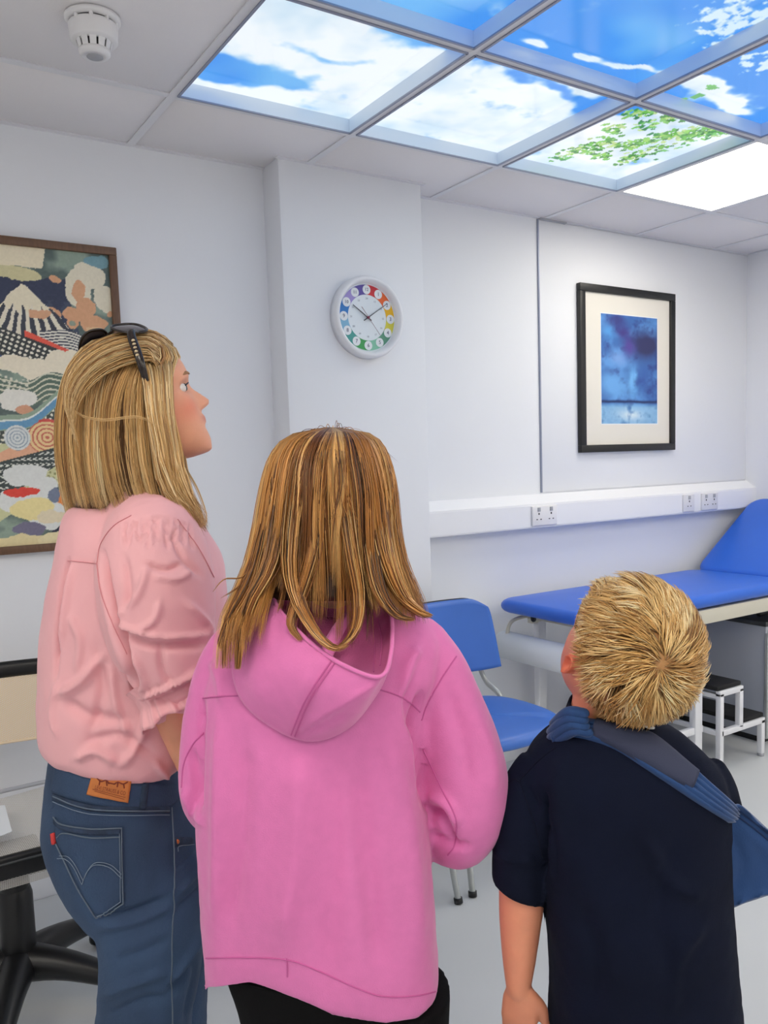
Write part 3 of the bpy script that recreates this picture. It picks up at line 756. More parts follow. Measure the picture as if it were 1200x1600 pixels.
ang = math.atan2(1.10-.754, 4.10-3.60); LB = .605
def tilt(v):
    x = v[:, 0]-3.61; z = v[:, 2]-(CT-.03); ca, sa = math.cos(ang), math.sin(ang)
    o = v.copy(); o[:, 0] = 3.61+x*ca-z*sa; o[:, 2] = CT-.03+x*sa+z*ca; return o
rounded_slab('backrest_cushion', 3.61, 3.61+LB, CYN, CYF, CT-.06, CT-.005, .07, .03, M['blue'], t, xf=lambda v: np.stack([np.minimum(tilt(v)[:, 0], 4.134), tilt(v)[:, 1], tilt(v)[:, 2]], 1), bulge=.005)
boxm('frame', [(CX0+.17, 4.08, CYN+.02, CYN+.05, .635, .695), (CX0+.17, 4.08, CYF-.05, CYF-.02, .635, .695), (CX0+.17, CX0+.21, CYN+.02, CYF-.02, .655, .692), (4.04, 4.08, CYN+.02, CYF-.02, .635, .69), (3.55, 3.6, CYN+.02, CYF-.02, .655, .69)], M['cream'], t, bev=.002)
v, f = tube_vf([(3.75, 2.3, .66), (3.98, 2.3, .92)], .012, 10); solid('backrest_stay', v, f, M['dgrey'], t)
for lx in (2.50, 2.915, 3.93):
    for yy in (CYN+.035, CYF-.035):
        lg = boxm('leg', (lx-.023, lx+.023, yy-.016, yy+.016, .03, .64), M['enamel'], t, bev=.003)
        v, f = lathe_vf([(.004, 0), (.02, 0), (.022, .01), (.018, .03), (.004, .031)], 18, 'z', (lx, yy, 0)); solid('foot', v, f, M['black'], lg)
boxm('leg_plate', (2.85, 2.895, CYN+.02, CYN+.05, .575, .645), M['enamel'], t, bev=.003)
for e in ((2.5, 2.95, CYN+.024, CYN+.046, .175, .205), (2.5, 2.95, CYF-.046, CYF-.024, .175, .205), (2.49, 2.51, CYN+.03, CYF-.03, .175, .2)): boxm('lower_rail', e, M['enamel'], t, bev=.003)
for e in ((2.60, 2.64, 2.40, 2.45, .0, .66), (2.69, 2.72, 2.40, 2.45, .0, .66)): boxm('lift_column', e, M['dgrey'], t, bev=.003)
tube('end_loop', [(2.47, 2.62, .672), (2.37, 2.62, .672), (2.315, 2.62, .655), (2.295, 2.62, .60), (2.30, 2.62, .555)], .008, M['cream'], t, 10, 24)
tube('end_loop', [(2.47, 2.2, .672), (2.40, 2.2, .672), (2.345, 2.2, .655), (2.325, 2.2, .60), (2.33, 2.2, .555)], .008, M['cream'], t, 10, 24)
tube('clamp', [(2.41, 2.58, .68), (2.41, 2.58, .665)], .012, M['black'], t)
v, f = tube_vf([(3.52, 2.26, .645), (3.52, 2.26, .60)], .008, 8); mb = MB().add(v, f)
v, f = tube_vf([(3.50, 2.24, .60), (3.56, 2.24, .605)], .019, 10); mb.add(v, f); v, f = tube_vf([(3.58, 2.24, .60), (3.61, 2.26, .615)], .023, 10); mb.add(v, f)
solid('adjuster_knob', *mb.data(), M['black'], t)
boxm('motor_bracket', [(3.64, 3.78, 2.2, 2.26, .50, .64), (3.66, 3.68, 2.2, 2.24, .52, .66)], M['dgrey'], t, bev=.003)
# paper roll
t = thing('paper_roll', 'thick white paper roll hanging under the foot end of the couch', 'paper roll', (2.31, 2.4, .5))
def roll_y(y0, y1, r, c, n=40): return tube_vf([(c[0], y0, c[1]), (c[0], y1, c[1])], r, n, cap=None)
a_, f_ = roll_y(2.16, 2.66, .058, (2.31, .56)); solid('roll', a_, f_, M['paper'], t)
a_, f_ = roll_y(2.155, 2.665, .018, (2.31, .56), 20); solid('core', a_, f_, M['cream'], t)

t = thing('under_couch_cabinet', 'grey floor cabinet with dark top edge under the blue couch', 'cabinet', (3.75, 2.45, 0))
boxm('body', (3.455, 4.10, 2.18, 2.72, .03, .55), M['cab'], t, bev=.003)
boxm('top_edge', (3.448, 4.10, 2.175, 2.72, .55, .572), M['dgrey'], t, bev=.003)
boxm('plinth', (3.47, 4.09, 2.2, 2.71, 0, .03), M['black'], t)
boxm('door', (3.47, 4.07, 2.168, 2.182, .04, .54), M['enamel'], t, bev=.003)
boxm('corner_guard', (3.448, 3.47, 2.166, 2.182, .03, .52), M['greym'], t, bev=.002)

t = thing('step_stool', 'white two-step stool with black treads beside the grey cabinet', 'step stool', (3.2, 2.3, 0))
ya, yb = 2.11, 2.46; xa, xm, xb = 3.02, 3.155, 3.315
for y in (ya, yb):
    for nm, x, h in (('leg', xa, .335), ('leg', xb, .165)):
        lg = boxm(nm, (x-.012, x+.012, y-.012, y+.012, .012, h), M['enamel'], t, bev=.002)
        v, f = lathe_vf([(.004, 0), (.013, 0), (.014, .012), (.004, .013)], 16, 'z', (x, y, 0)); solid('foot', v, f, M['grayp'], lg)
    boxm('upright', (xm-.012, xm+.012, y-.012, y+.012, .165, .335), M['enamel'], t, bev=.002)
    boxm('side_rail', (xa, xb+.012, y-.012, y+.012, .150, .174), M['enamel'], t, bev=.002)
    boxm('top_rail', (xa-.012, xm+.012, y-.012, y+.012, .322, .346), M['enamel'], t, bev=.002)
boxm('cross_bar', (xa-.010, xa+.010, ya, yb, .15, .17), M['enamel'], t, bev=.002)
boxm('cross_bar', (xa-.010, xa+.010, ya, yb, .31, .33), M['enamel'], t, bev=.002)
boxm('cross_bar', (xb-.010, xb+.010, ya, yb, .15, .17), M['enamel'], t, bev=.002)
boxm('top_tread', (xa-.02, xm+.01, ya-.002, yb+.012, .346, .366), M['tread'], t, bev=.005)
boxm('lower_tread', (xm+.014, xb+.016, ya-.002, yb+.012, .174, .194), M['tread'], t, bev=.005)

# ---- waiting chairs
def waiting_chair(label, cx, cy, grp):
    t = thing('waiting_chair', label, 'chair', (cx, cy, 0), grp)
    x0, x1 = cx-.235, cx+.235
    # seat: padded, slightly dished, wide rounded front
    th = np.linspace(0, 2*PI, 60, endpoint=False); n_ = 3.2
    ox = np.sign(np.cos(th))*np.abs(np.cos(th))**(2/n_)*.225; oy = np.sign(np.sin(th))*np.abs(np.sin(th))**(2/2.6)*.215
    ox = ox*(1+.06*(-oy/.215)); rings = []
    for ins, z in ((.03, .425), (.006, .430), (0, .44), (.002, .452), (.012, .464), (.03, .470), (.08, .474), (.14, .474), (.19, .473)):
        s = 1-ins/.22; rings.append(np.stack([cx+ox*s, cy+oy*s, z+.012*(-(oy*s)/.215)*-.6+np.where(oy < -.15, -.008, 0)], 1))
    v, f = rings_vf(rings); solid('seat_pad', v, f, M['bluec'], t)
    rings = [np.stack([cx+ox*s, cy+oy*s, np.full(60, z)], 1) for s, z in ((.93, .412), (.97, .416), (.96, .428))]
    v, f = rings_vf(rings); solid('seat_shell', v, f, M['black'], t)
    # back pad: curved, rounded upper corners, narrower foot
    hz = .275; gw = 33; gh = 22; zc = .685; V = []
    def bp(a, b, off):   # a,b in [-1,1]
        r_ = np.sign(a)*abs(a); wtop = .240-.012*b
        sx = a*wtop; k = max(0, abs(a)-.62)/.38; bb = b*(1-.27*k**2.2*(b > 0)-.05*k**2*(b < 0))
        z = zc+bb*hz/2; y = cy+.245+.045*(1-a*a)+(z-.6)*.16-off
        return (cx+sx*(1-.04*max(0, b)**6), y, z)
    def fgrid(off, e):
        return [bp(a*(1-e), b*(1-e*1.3), off) for b in np.linspace(-1, 1, gh) for a in np.linspace(-1, 1, gw)]
    def shell(nm, o0, o1, m_):
        A = fgrid(o1, .035); B = fgrid((o0+o1)/2, 0); Cc = fgrid(o0, .03); I = np.arange(gw*gh).reshape(gh, gw)
        loop = list(I[0, :])+list(I[1:, -1])+list(I[-1, ::-1][1:])+list(I[::-1, 0][1:-1])
        v = A+Cc+[B[i] for i in loop]; n0 = gw*gh; f = []
        for j in range(gh-1):
            for i in range(gw-1):
                q = (I[j, i], I[j, i+1], I[j+1, i+1], I[j+1, i]); f.append(q); f.append(tuple(n0+k for k in q[::-1]))
        nl = len(loop)
        for i in range(nl):
            j = (i+1) % nl; f.append((loop[i], 2*n0+i, 2*n0+j, loop[j])); f.append((2*n0+i, n0+loop[i], n0+loop[j], 2*n0+j))
        return solid(nm, np.array(v), [tuple(int(k) for k in q) for q in f], m_, t)
    shell('back_pad', .0, .034, M['bluec']); shell('back_shell', -.014, .002, M['black'])
    for s in (-1, 1):
        X = cx+s*.262
        fr = MB()
        leg = tube('front_leg', [(cx+s*.248, cy-.12, .425), (cx+s*.255, cy-.16, .38), (cx+s*.275, cy-.235, .012)], .0115, M['greym'], t, 12, 20, flat=((1, 0, 0), .75))
        v, f = tube_vf([(cx+s*.2745, cy-.234, .018), (cx+s*.2755, cy-.237, .002)], .0135, 12, cap=None); solid('foot_cap', v, f, M['black'], leg)
        leg = tube('rear_leg', [(cx+s*.20, cy+.325, .62), (cx+s*.215, cy+.275, .50), (cx+s*.235, cy+.2, .425), (cx+s*.255, cy+.235, .20), (cx+s*.27, cy+.30, .012)], .0115, M['greym'], t, 12, 26, flat=((1, 0, 0), .75))
        v, f = tube_vf([(cx+s*.2695, cy+.298, .018), (cx+s*.2705, cy+.302, .002)], .0135, 12, cap=None); solid('foot_cap', v, f, M['black'], leg)
        tube('side_rail', [(cx+s*.247, cy-.15, .422), (cx+s*.247, cy+.1, .432), (cx+s*.238, cy+.2, .432)], .011, M['greym'], t, 12, 14)
    tube('cross_tube', [(cx-.247, cy-.1, .412), (cx+.247, cy-.1, .412)], .009, M['greym'], t, 10)
    tube('cross_tube', [(cx-.24, cy+.14, .415), (cx+.24, cy+.14, .415)], .009, M['greym'], t, 10)
    return t
waiting_chair('blue vinyl waiting chair with grey legs between the girl and the couch', 1.81, 2.17, 'blue waiting chairs along the wall')
waiting_chair('blue waiting chair hidden behind the girl in pink with only a grey leg showing', 1.20, 2.165, 'blue waiting chairs along the wall')

# ---- office chair on the left
t = thing('office_chair', 'light grey mesh office chair with black rim and star base behind the woman', 'office chair', (.26, 2.27, 0))
ox0, ox1, oyf, oyb = .02, .52, 2.07, 2.50; occ = (ox0+ox1)/2
def grid_surface(name, fn, nu, nv, m, par, uvs):
    V = []; UV = []
    for j in range(nv):
        for i in range(nu):
            u, w_ = i/(nu-1), j/(nv-1); V.append(fn(u, w_)); UV.append((u*uvs[0], w_*uvs[1]))
    I = np.arange(nu*nv).reshape(nv, nu); f = np.stack([I[:-1, :-1], I[:-1, 1:], I[1:, 1:], I[1:, :-1]], -1).reshape(-1, 4)
    return link(name, make_mesh(name, V, f, True, UV), m, par)
def seatf(u, w_):
    x = ox0+(ox1-ox0)*u; s = w_*.62
    if s < .12:   # waterfall front edge turned under
        a = s/.12; return (x, oyf+.03-.03*math.sin(a*PI/2)+.0, .375+.075*a-.012*math.sin(PI*u))
    k = (s-.12)/.50; return (x, oyf+(oyb-oyf)*k, .45+.012*k-.02*math.sin(PI*u)*min(1, k*3))
grid_surface('seat_mesh', seatf, 20, 40, M['chairmesh'], t, (.5, .62))
boxm('front_rim', [(ox0-.01, ox1+.01, oyf-.018, oyf+.004, .405, .462)], M['black'], t, bev=.008)
tube('rim_piping', [(ox0, oyf-.019, .447), (ox1, oyf-.019, .447)], .003, M['dgrey'], t, 8)
tube('side_rim', [(ox0-.005, oyf, .445), (ox0-.01, (oyf+oyb)/2, .455), (ox0, oyb, .465)], .014, M['black'], t, 10, 12)
tube('side_rim', [(ox1+.005, oyf, .445), (ox1+.01, (oyf+oyb)/2, .455), (ox1, oyb, .465)], .014, M['black'], t, 10, 12)
tube('rear_rim', [(ox0, oyb, .462), (ox1, oyb, .462)], .006, M['grayp'], t, 10)
grid_surface('back_mesh', lambda u, w_: (ox0-.02+(ox1-ox0+.04)*u, 2.50+.05*math.sin(PI*u)+.03*w_, .585+.21*w_), 24, 16, M['backmesh'], t, (.5, .3))
mb = MB(); top = [(ox0-.02+(ox1-ox0+.04)*u, 2.53+.05*math.sin(PI*u), .79) for u in np.linspace(0, 1, 16)]
v, f = tube_vf(top, .024, 12, flat=((0, 1, 0), .55)); solid('top_rail', v, f, M['black'], t)
for xx in (ox0-.02, ox1+.02):
    tube('back_post', [(xx, 2.53, .79), (xx, 2.505, .6), (xx+(.05 if xx < occ else -.05), 2.51, .47)], .014, M['black'], t, 10, 14)
tube('lumbar_bar', [(ox0-.02+(ox1-ox0+.04)*u, 2.50+.05*math.sin(PI*u), .585) for u in np.linspace(0, 1, 12)], .004, M['backmesh'], t, 8)
tube('gas_column', [(.28, 2.19, .36), (.28, 2.19, .30)], .036, M['black'], t, 20); tube('column_sleeve', [(.28, 2.19, .30), (.28, 2.19, .13)], .042, M['black'], t, 20)
boxm('tilt_mechanism', (.20, .36, 2.14, 2.32, .36, .395), M['black'], t, bev=.01)
for k in range(5):
    a = math.radians(20+72*k)+.25; d = np.array([math.cos(a), math.sin(a), 0]); c0 = np.array([.28, 2.19, 0])
    lg = tube('base_leg', [c0+[0, 0, .125], c0+d*.12+[0, 0, .118], c0+d*.29+[0, 0, .078]], [.05, .036, .022], M['black'], t, 14, 10)
    n_ = np.array([-d[1], d[0], 0]); cs = MB()
    for s in (-1, 1):
        v, f = tube_vf([c0+d*.29+n_*s*.008+[0, 0, .027], c0+d*.29+n_*s*.024+[0, 0, .027]], .027, 18, cap=None); cs.add(v, f)
    solid('caster', *cs.data(), M['black'], lg)
pp = thing('paper_sheet', 'white paper sheet lying on the mesh office chair seat', 'paper', (.2, 2.2, .47))
g = [onz(-60, 1335, .462), onz(19, 1303, .462), onz(8, 1262, .462), onz(-60, 1270, .462)]
v = [q+[0, 0, .006] for q in g]+[q+[0, 0, .0075] for q in g]
solid('sheet', v, [(0, 1, 2, 3), (7, 6, 5, 4), (0, 4, 5, 1), (1, 5, 6, 2), (2, 6, 7, 3), (3, 7, 4, 0)], M['paper'], pp, False)

# ================================================================== PEOPLE
def head_pieces(C, f, u, HH, wide=1.0):
    """ringed head with profile, nose, lips, sockets and ears; C = point between the ears; returns closed pieces and a local->world map"""
    f = f/np.linalg.norm(f); u = u-f*(u@f); u /= np.linalg.norm(u); r = np.cross(f, u)
    tab = np.array([(-.035, .33, .20, .03), (-.02, .37, .10, .10), (.02, .375, .0, .165), (.07, .38, -.12, .215), (.13, .382, -.20, .25), (.20, .385, -.27, .28), (.28, .38, -.345, .305), (.36, .375, -.40, .32),
                    (.44, .365, -.445, .332), (.50, .355, -.465, .338), (.56, .378, -.475, .342), (.62, .388, -.478, .345), (.70, .375, -.465, .345), (.78, .335, -.425, .33), (.86, .265, -.35, .29), (.92, .185, -.26, .23), (.97, .08, -.15, .14), (.995, .0, -.06, .05)])
    A = spline(tab, 90); n = 72; th = np.linspace(0, 2*PI, n, endpoint=False); rings = []
    for z, yf, yb, w_ in A:
        x = np.sin(th); y = np.cos(th); e = 1.0
        X = np.sign(x)*np.abs(x)**.95*w_*wide; Y = np.where(y > 0, yb*0+(yf-(yf+yb)/2)*np.abs(y)**.9, -((yf-yb)/2)*np.abs(y)**.95)+(yf+yb)/2
        front = (y > 0)
        g = lambda v, c, s_: np.exp(-((v-c)/s_)**2)
        nose = np.interp(z, [.29, .315, .345, .38, .45, .53, .57], [0, .085, .125, .10, .05, .012, 0]); ns = np.interp(z, [.30, .36, .55], [.062, .055, .035])
        Y = Y+front*(nose*g(X, 0, ns)+.03*g(z, .325, .02)*(g(X, .06, .022)+g(X, -.06, .022))
                     + .028*g(z, .245, .018)*g(X, 0, .10)+.024*g(z, .205, .017)*g(X, 0, .085)-.012*g(z, .226, .007)*g(X, 0, .10)-.014*g(z, .165, .02)*g(X, 0, .1)
                     + .010*g(z, .06, .05)*g(X, 0, .09)-.040*g(z, .495, .045)*(g(X, .145, .075)+g(X, -.145, .075))+.014*g(z, .575, .025)*(g(X, .13, .1)+g(X, -.13, .1))
                     + .015*g(z, .38, .07)*(g(X, .2, .07)+g(X, -.2, .07)))
        rings.append(np.stack([X, Y, np.full(n, z)], 1))
    v, fc = rings_vf(rings)
    W = lambda q: C+np.outer(np.atleast_2d(q)[:, 0], r)*HH+np.outer(np.atleast_2d(q)[:, 1], f)*HH+np.outer(np.atleast_2d(q)[:, 2]-.42, u)*HH
    out = [(W(v), fc)]
    for s in (-1, 1):       # ears: disc with rolled rim and lobe
        a = np.linspace(0, 2*PI, 22, endpoint=False)
        ring = []
        for dz, dr in ((0, .0), (.012, .9), (.06, 1.0), (.085, .9), (.078, .72), (.035, .5)):
            ex = s*(.325*wide+dz)+s*.045*np.clip(-np.cos(a)*0+dr*.6, 0, 1)*0
            yy = -.05+.052*dr*np.cos(a)*(1+.15*np.sin(a))+.012*np.sin(a)*-1; zz = .425+.098*dr*np.sin(a)
            out_ = s*(.315*wide+dz)+s*(-.05*(yy+.02)*4)*dr*.25
            ring.append(np.stack([out_, yy, zz], 1))
        v, fc = rings_vf(ring); out.append((W(v), fc))
    return out, W, (r, f, u)
def limb(pts, rad, n=18, k=24, **kw): return tube_vf(pts, rad, n, k, **kw)
def ellipsoid(c, ax, n=20):
    ax = [np.array(a, float) for a in ax]; R = []
    for t_ in np.linspace(-PI/2+.12, PI/2-.12, n//2):
        th = np.linspace(0, 2*PI, n, endpoint=False)
        R.append(np.array(c)+np.outer(np.cos(th)*math.cos(t_), ax[0])+np.outer(np.sin(th)*math.cos(t_), ax[1])+ax[2]*math.sin(t_))
    return rings_vf(R)
def hand_pieces(wrist, d, palm, thumb_side, size, curl=.35, spread=.05):
    """wrist point, direction of the hand, palm-facing direction, direction the thumb leaves; size = hand length"""
    d = np.array(d, float); d /= np.linalg.norm(d); pn = np.array(palm, float); pn -= d*(pn@d); pn /= np.linalg.norm(pn)
    t = np.array(thumb_side, float); t -= d*(t@d)+pn*(t@pn); t /= np.linalg.norm(t); s = size; out = []
    rings = []; th = np.linspace(0, 2*PI, 20, endpoint=False)
    for k_, a, b, o in ((-.06, .125, .10, 0), (.03, .15, .105, 0), (.14, .20, .10, .01), (.28, .225, .085, .015), (.40, .225, .07, .0), (.47, .20, .055, 0)):
        rings.append(wrist+d*s*k_+t*s*o+np.outer(np.cos(th), t)*s*a+np.outer(np.sin(th), pn)*s*b)
    out.append(rings_vf(rings))
    for i, (off, L, r_) in enumerate(((.165, .44, .052), (.055, .50, .054), (-.055, .46, .052), (-.16, .37, .046))):
        p = wrist+d*s*.42+t*s*off; dd = d+t*spread*(1.5-i); dd /= np.linalg.norm(dd); pts = [p-d*s*.08, p]; a = 0
        for seg_, ca in ((.42, curl*.5), (.32, curl), (.26, curl*.8)):
            a += ca*(1+.12*i); q = dd*math.cos(a)+pn*math.sin(a); p = p+q*s*L*seg_; pts.append(p)
        out.append(limb(pts, [s*r_, s*r_, s*r_*.95, s*r_*.86, s*r_*.72], 10, 12))
    p = wrist+d*s*.08+t*s*.13; q1 = d*.72+t*.62+pn*.3; q1 /= np.linalg.norm(q1); q2 = d*.95+t*.12+pn*.25; q2 /= np.linalg.norm(q2)
    p1 = p+q1*s*.20; p2 = p1+q2*s*.19; p3 = p2+q2*s*.13
    out.append(limb([p-d*s*.02, p1, p2, p3], [s*.085, s*.07, s*.06, s*.048], 10, 12)); return out
def foot_pieces(ankle, d, L):
    d = np.array(d, float); d /= np.linalg.norm(d); a = np.array(ankle, float); g = np.array([a[0], a[1], 0])
    return [limb([a+[0, 0, .03], g-d*L*.12+[0, 0, .05], g+d*L*.3+[0, 0, .035], g+d*L*.62+[0, 0, .022]], [L*.14, L*.15, L*.14, L*.09], 14, 14)]
def shoes(par, ankles, d, L, m):
    d = np.array(d, float); d /= np.linalg.norm(d); s_ = np.array([d[1], -d[0], 0])
    for a in ankles:
        g = np.array([a[0], a[1], 0]); R = []; th = np.linspace(0, 2*PI, 24, endpoint=False)
        for x, w_, h_ in ((-.27, .10, .06), (-.24, .15, .26), (-.1, .165, .34), (.08, .16, .32), (.3, .17, .24), (.5, .18, .19), (.66, .15, .15), (.75, .07, .08)):
            c = g+d*L*x+[0, 0, L*h_/2]; z = np.sin(th)*L*h_/2; R.append(c+np.outer(np.cos(th)*L*w_*(1-.15*(np.sin(th) > .2)), s_)+np.outer(np.maximum(z, -L*h_/2+.002), UP))
        v, f = rings_vf(R); v[:, 2] = np.maximum(v[:, 2], .001); sh = solid('shoe', v, f, m, par)
        R = [g+d*L*.24+[0, 0, z]+np.outer(np.cos(th)*L*.53*k, d)+np.outer(np.sin(th)*L*.185*k, s_) for z, k in ((.0005, .97), (.006, 1), (.016, .98))]
        v, f = rings_vf(R); solid('sole', v, f, M['shoew'], sh)
def skin_tint(me, W, HH, base, lips, blush, C, frame_, hairf=None, hairc=None):
    v = vco(me); c = np.tile(np.array(base, float), (len(v), 1)); r, f, u = frame_; q = (v-C)
    x, y, z = q@r/HH, q@f/HH, q@u/HH+.42
    head = (z > -.1) & (z < 1.1) & (np.abs(x) < .5) & (np.abs(y) < .62)
    lip = head*(y > .2)*np.exp(-((x/.1)**2))*np.exp(-(((z-.226)/.032)**4)); c = c*(1-lip[:, None]*.8)+np.array(lips)*lip[:, None]*.8
    bl = head*(y > .05)*np.exp(-((np.abs(x)-.22)/.1)**2)*np.exp(-((z-.33)/.09)**2)*.55; c = c*(1-bl[:, None])+np.array(blush)*bl[:, None]
    ear = head*np.clip((np.abs(x)-.335)/.03, 0, 1)*(z < .56)*(z > .28)*.6; c = c*(1-ear[:, None])+np.array(blush)*ear[:, None]
    if hairf is not None:
        k = np.clip(hairf(x, y, z)*head, 0, 1)[:, None]; c = c*(1-k)+np.array(hairc)*k
    c += (fbm(v*30, 3, 5)[:, None]-.5)*np.array([10, 12, 10]); tint(me, c)
def eyes(par, W, HH, fr, open_=True):
    r, f, u = fr
    for s in (-1, 1):
        c = W([[s*.145, .272, .497]])[0]
        v, fc = ellipsoid(c, [r*HH*.056, u*HH*.042, f*HH*.055], 20); e = solid('eye', v, fc, M['eye'], par)
        v, fc = ellipsoid(c+f*HH*.045, [r*HH*.030, u*HH*.030, f*HH*.014], 14); solid('iris', v, fc, M['iris'], e)
def brows(par, W, m, col):
    for s in (-1, 1):
        v, f = tube_vf(W([[s*.06, .391, .592], [s*.14, .358, .600], [s*.21, .300, .580]]), [.0018, .003, .0012], 8, 14, flat=((0, 0, 1), .9))
        o = solid('eyebrow', v, f, m, par)
brown = mat('eyebrow_hair', (158, 116, 80), .8); 
def warp_z(me, fn):
    v = vco(me); q = project(v); v[:, 2] += fn(q[:, 0], q[:, 1], v); setco(me, v)
def ribbon(surf, up_, lo, thick, nu=60, nv=12, groove=None, off=0.0):
    U = spline(up_, nu); Lw = spline(lo, nu); G = np.zeros((nv, nu, 3)); NN = np.zeros((nv, nu, 3)); last = None
    for i in range(nu):
        for j in range(nv):
            q = U[i]*(1-j/(nv-1))+Lw[i]*(j/(nv-1)); h = surf.hit(*q)
            if h is None or (last is not None and np.linalg.norm(h[0]-last[0]) > .09): h = last if last is not None else (P(q[0], q[1], 1.1), -FH)
            last = h; G[j, i], NN[j, i] = h
        last = (G[0, i], NN[0, i])
    for _ in range(5):
        for A in (G, NN): A[:, 1:-1] = (A[:, :-2]+A[:, 1:-1]*2+A[:, 2:])/4; A[1:-1] = (A[:-2]+A[1:-1]*2+A[2:])/4
    NN /= np.linalg.norm(NN, axis=2)[:, :, None]+1e-9
    prof = np.ones(nv)*thick
    tt = np.linspace(0, 1, nv); prof = thick*(1-np.abs(2*tt-1)**6*.6)
    if groove: prof = prof-groove[1]*np.abs(np.cos(tt*PI*groove[0]))**6
    top = G+NN*(prof[:, None, None]+off); bot = G+NN*(off-.003); v = np.vstack([top.reshape(-1, 3), bot.reshape(-1, 3)]); f = []; o = nu*nv
    I = lambda j, i: j*nu+i
    for j in range(nv-1):
        for i in range(nu-1):
            f.append((I(j, i), I(j, i+1), I(j+1, i+1), I(j+1, i))); f.append((o+I(j, i), o+I(j+1, i), o+I(j+1, i+1), o+I(j, i+1)))
    for i in range(nu-1): f.append((I(0, i), o+I(0, i), o+I(0, i+1), I(0, i+1))); f.append((I(nv-1, i), I(nv-1, i+1), o+I(nv-1, i+1), o+I(nv-1, i)))
    for j in range(nv-1): f.append((I(j, 0), I(j+1, 0), o+I(j+1, 0), o+I(j, 0))); f.append((I(j, nu-1), o+I(j, nu-1), o+I(j+1, nu-1), I(j+1, nu-1)))
    return v, f
def volume_hair(rows, K, N, endf, cols, clumps, seed, shift=None, rad=(.0006, .0011), spread=.02, crown=None, swirl=0.0, flatn=2.25, depth=(.86, 1.03)):
    """long hair: strands run from the parting down the outside of a volume given by its outline rows"""
    g = np.random.default_rng(seed); A = spline(rows, 120); py = A[:, 0]
    th0 = (np.arange(clumps)+g.uniform(-.6, .6, clumps))*2*PI/clumps; rr0 = g.uniform(depth[0], depth[1], clumps); ce = g.normal(0, 1, clumps); cidx = g.integers(0, clumps, K)
    cph = g.uniform(0, 6.28, clumps); cc = g.choice(len(cols), clumps, p=[c[1] for c in cols]); Pth = []
    base = np.array([c[0] for c in cols], float); col = np.zeros((K, 3)); rad_ = np.zeros(K)
    paths = np.zeros((K, N, 3))
    for k in range(K):
        c = cidx[k]; th = th0[c]+g.normal(0, .035); rr = rr0[c]+g.normal(0, spread)
        ye = endf(th, ce[c])+g.normal(0, 5); s = np.linspace(0, 1, N)
        y = py[0]+(ye-py[0])*(.35*s+.65*s**2.1); y = np.minimum(y, py[-1]-.5)
        xl, xr, h, b = (np.interp(y, py, A[:, i]) for i in (1, 2, 3, 4))
        tha = th+swirl*s+.05*np.sin(cph[c]+s*5)+g.normal(0, .012)*s
        pinch = (1-.35*s**3)
        tha = th0[c]+(tha-th0[c])*pinch
        ct, st = np.cos(tha), np.sin(tha); ex = 2/flatn
        a = np.sign(ct)*np.abs(ct)**ex; bb = np.sign(st)*np.abs(st)**ex
        rs = rr+(.012*np.sin(cph[c]*3+s*7)+g.normal(0, .006))*s+g.normal(0, .004, N)*.4
        xm, xw = (xl+xr)/2, (xr-xl)/2
        sh = shift(th, s, y) if shift else 0
        X = xm+xw*a*rs
        hh = h+b*bb*rs+sh
        for i in range(N): paths[k, i] = P(X[i], y[i], hh[i])
        col[k] = base[cc[c]]*g.uniform(.88, 1.12) if g.random() > .18 else base[g.integers(0, len(base))]*g.uniform(.9, 1.1)
        rad_[k] = g.uniform(*rad)
    return paths, rad_, np.clip(col, 0, 255)

# ---------------------------------------------------------------- woman
hW = 1.40
wf_h = RH*math.cos(math.radians(20))+FH*math.sin(math.radians(20)); tW = math.radians(17)
wf = wf_h*math.cos(tW)+UP*math.sin(tW); wu = UP*math.cos(tW)-wf_h*math.sin(tW)
HHW = .212; CWm = P(231, 641, hW)
t = thing('person', 'woman in light pink blouse and dark jeans looking up with sunglasses on her head', 'person', tuple(P(215, 1850, hW)*[1, 1, 0]))
woman = t
pcs, Wm, fr = head_pieces(CWm, wf, wu, HHW)
pcs.append(limb([Wm([[0, -.10, .25]])[0], Wm([[0, -.16, -.05]])[0], P(200, 800, hW)], [.056, .052, .06], 20, 16))
pcs.append(sil_loft([(790, 150, 262, hW, .07), (830, 122, 300, hW, .12), (900, 118, 320, hW, .125), (1000, 106, 310, hW, .115), (1100, 110, 295, hW, .105), (1200, 112, 275, hW, .10), (1300, 125, 280, hW, .10), (1370, 155, 285, hW, .08)], 36, 4))
shR, elR, wrR = P(228, 850, 1.285), P(262, 1062, 1.26), P(322, 1235, 1.325)
pcs.append(limb([shR, (shR+elR)/2, elR, (elR*.6+wrR*.4), wrR], [.052, .046, .040, .038, .027], 18, 26))
pcs += hand_pieces(wrR, (wrR-elR)+RH*.1, FH, RH+UP*.3, .165, .5)
shL, elL, wrL = P(232, 850, 1.50), P(285, 1060, 1.54), P(345, 1215, 1.47)
pcs.append(limb([shL, (shL+elL)/2, elL, (elL*.6+wrL*.4), wrL], [.052, .046, .040, .038, .027], 18, 26))
pcs += hand_pieces(wrL, (wrL-elL)+RH*.1, -FH, RH+UP*.3, .165, .5)
anR, anL = P(230, 1835, 1.34), P(262, 1795, 1.50); anR[2] = anL[2] = .09
hpR, hpL = P(228, 1370, 1.365), P(240, 1370, 1.46)
pcs.append(limb([hpR, P(232, 1600, 1.345), anR], [.062, .050, .036], 18, 24)); pcs.append(limb([hpL, P(255, 1600, 1.50), anL], [.062, .050, .036], 18, 24))
for a in (anR, anL): pcs += foot_pieces(a, wf_h, .235)
me = remesh('body', pcs, .0042, 2); skin_tint(me, Wm, HHW, (232, 165, 132), (198, 100, 92), (222, 118, 92), CWm, fr)
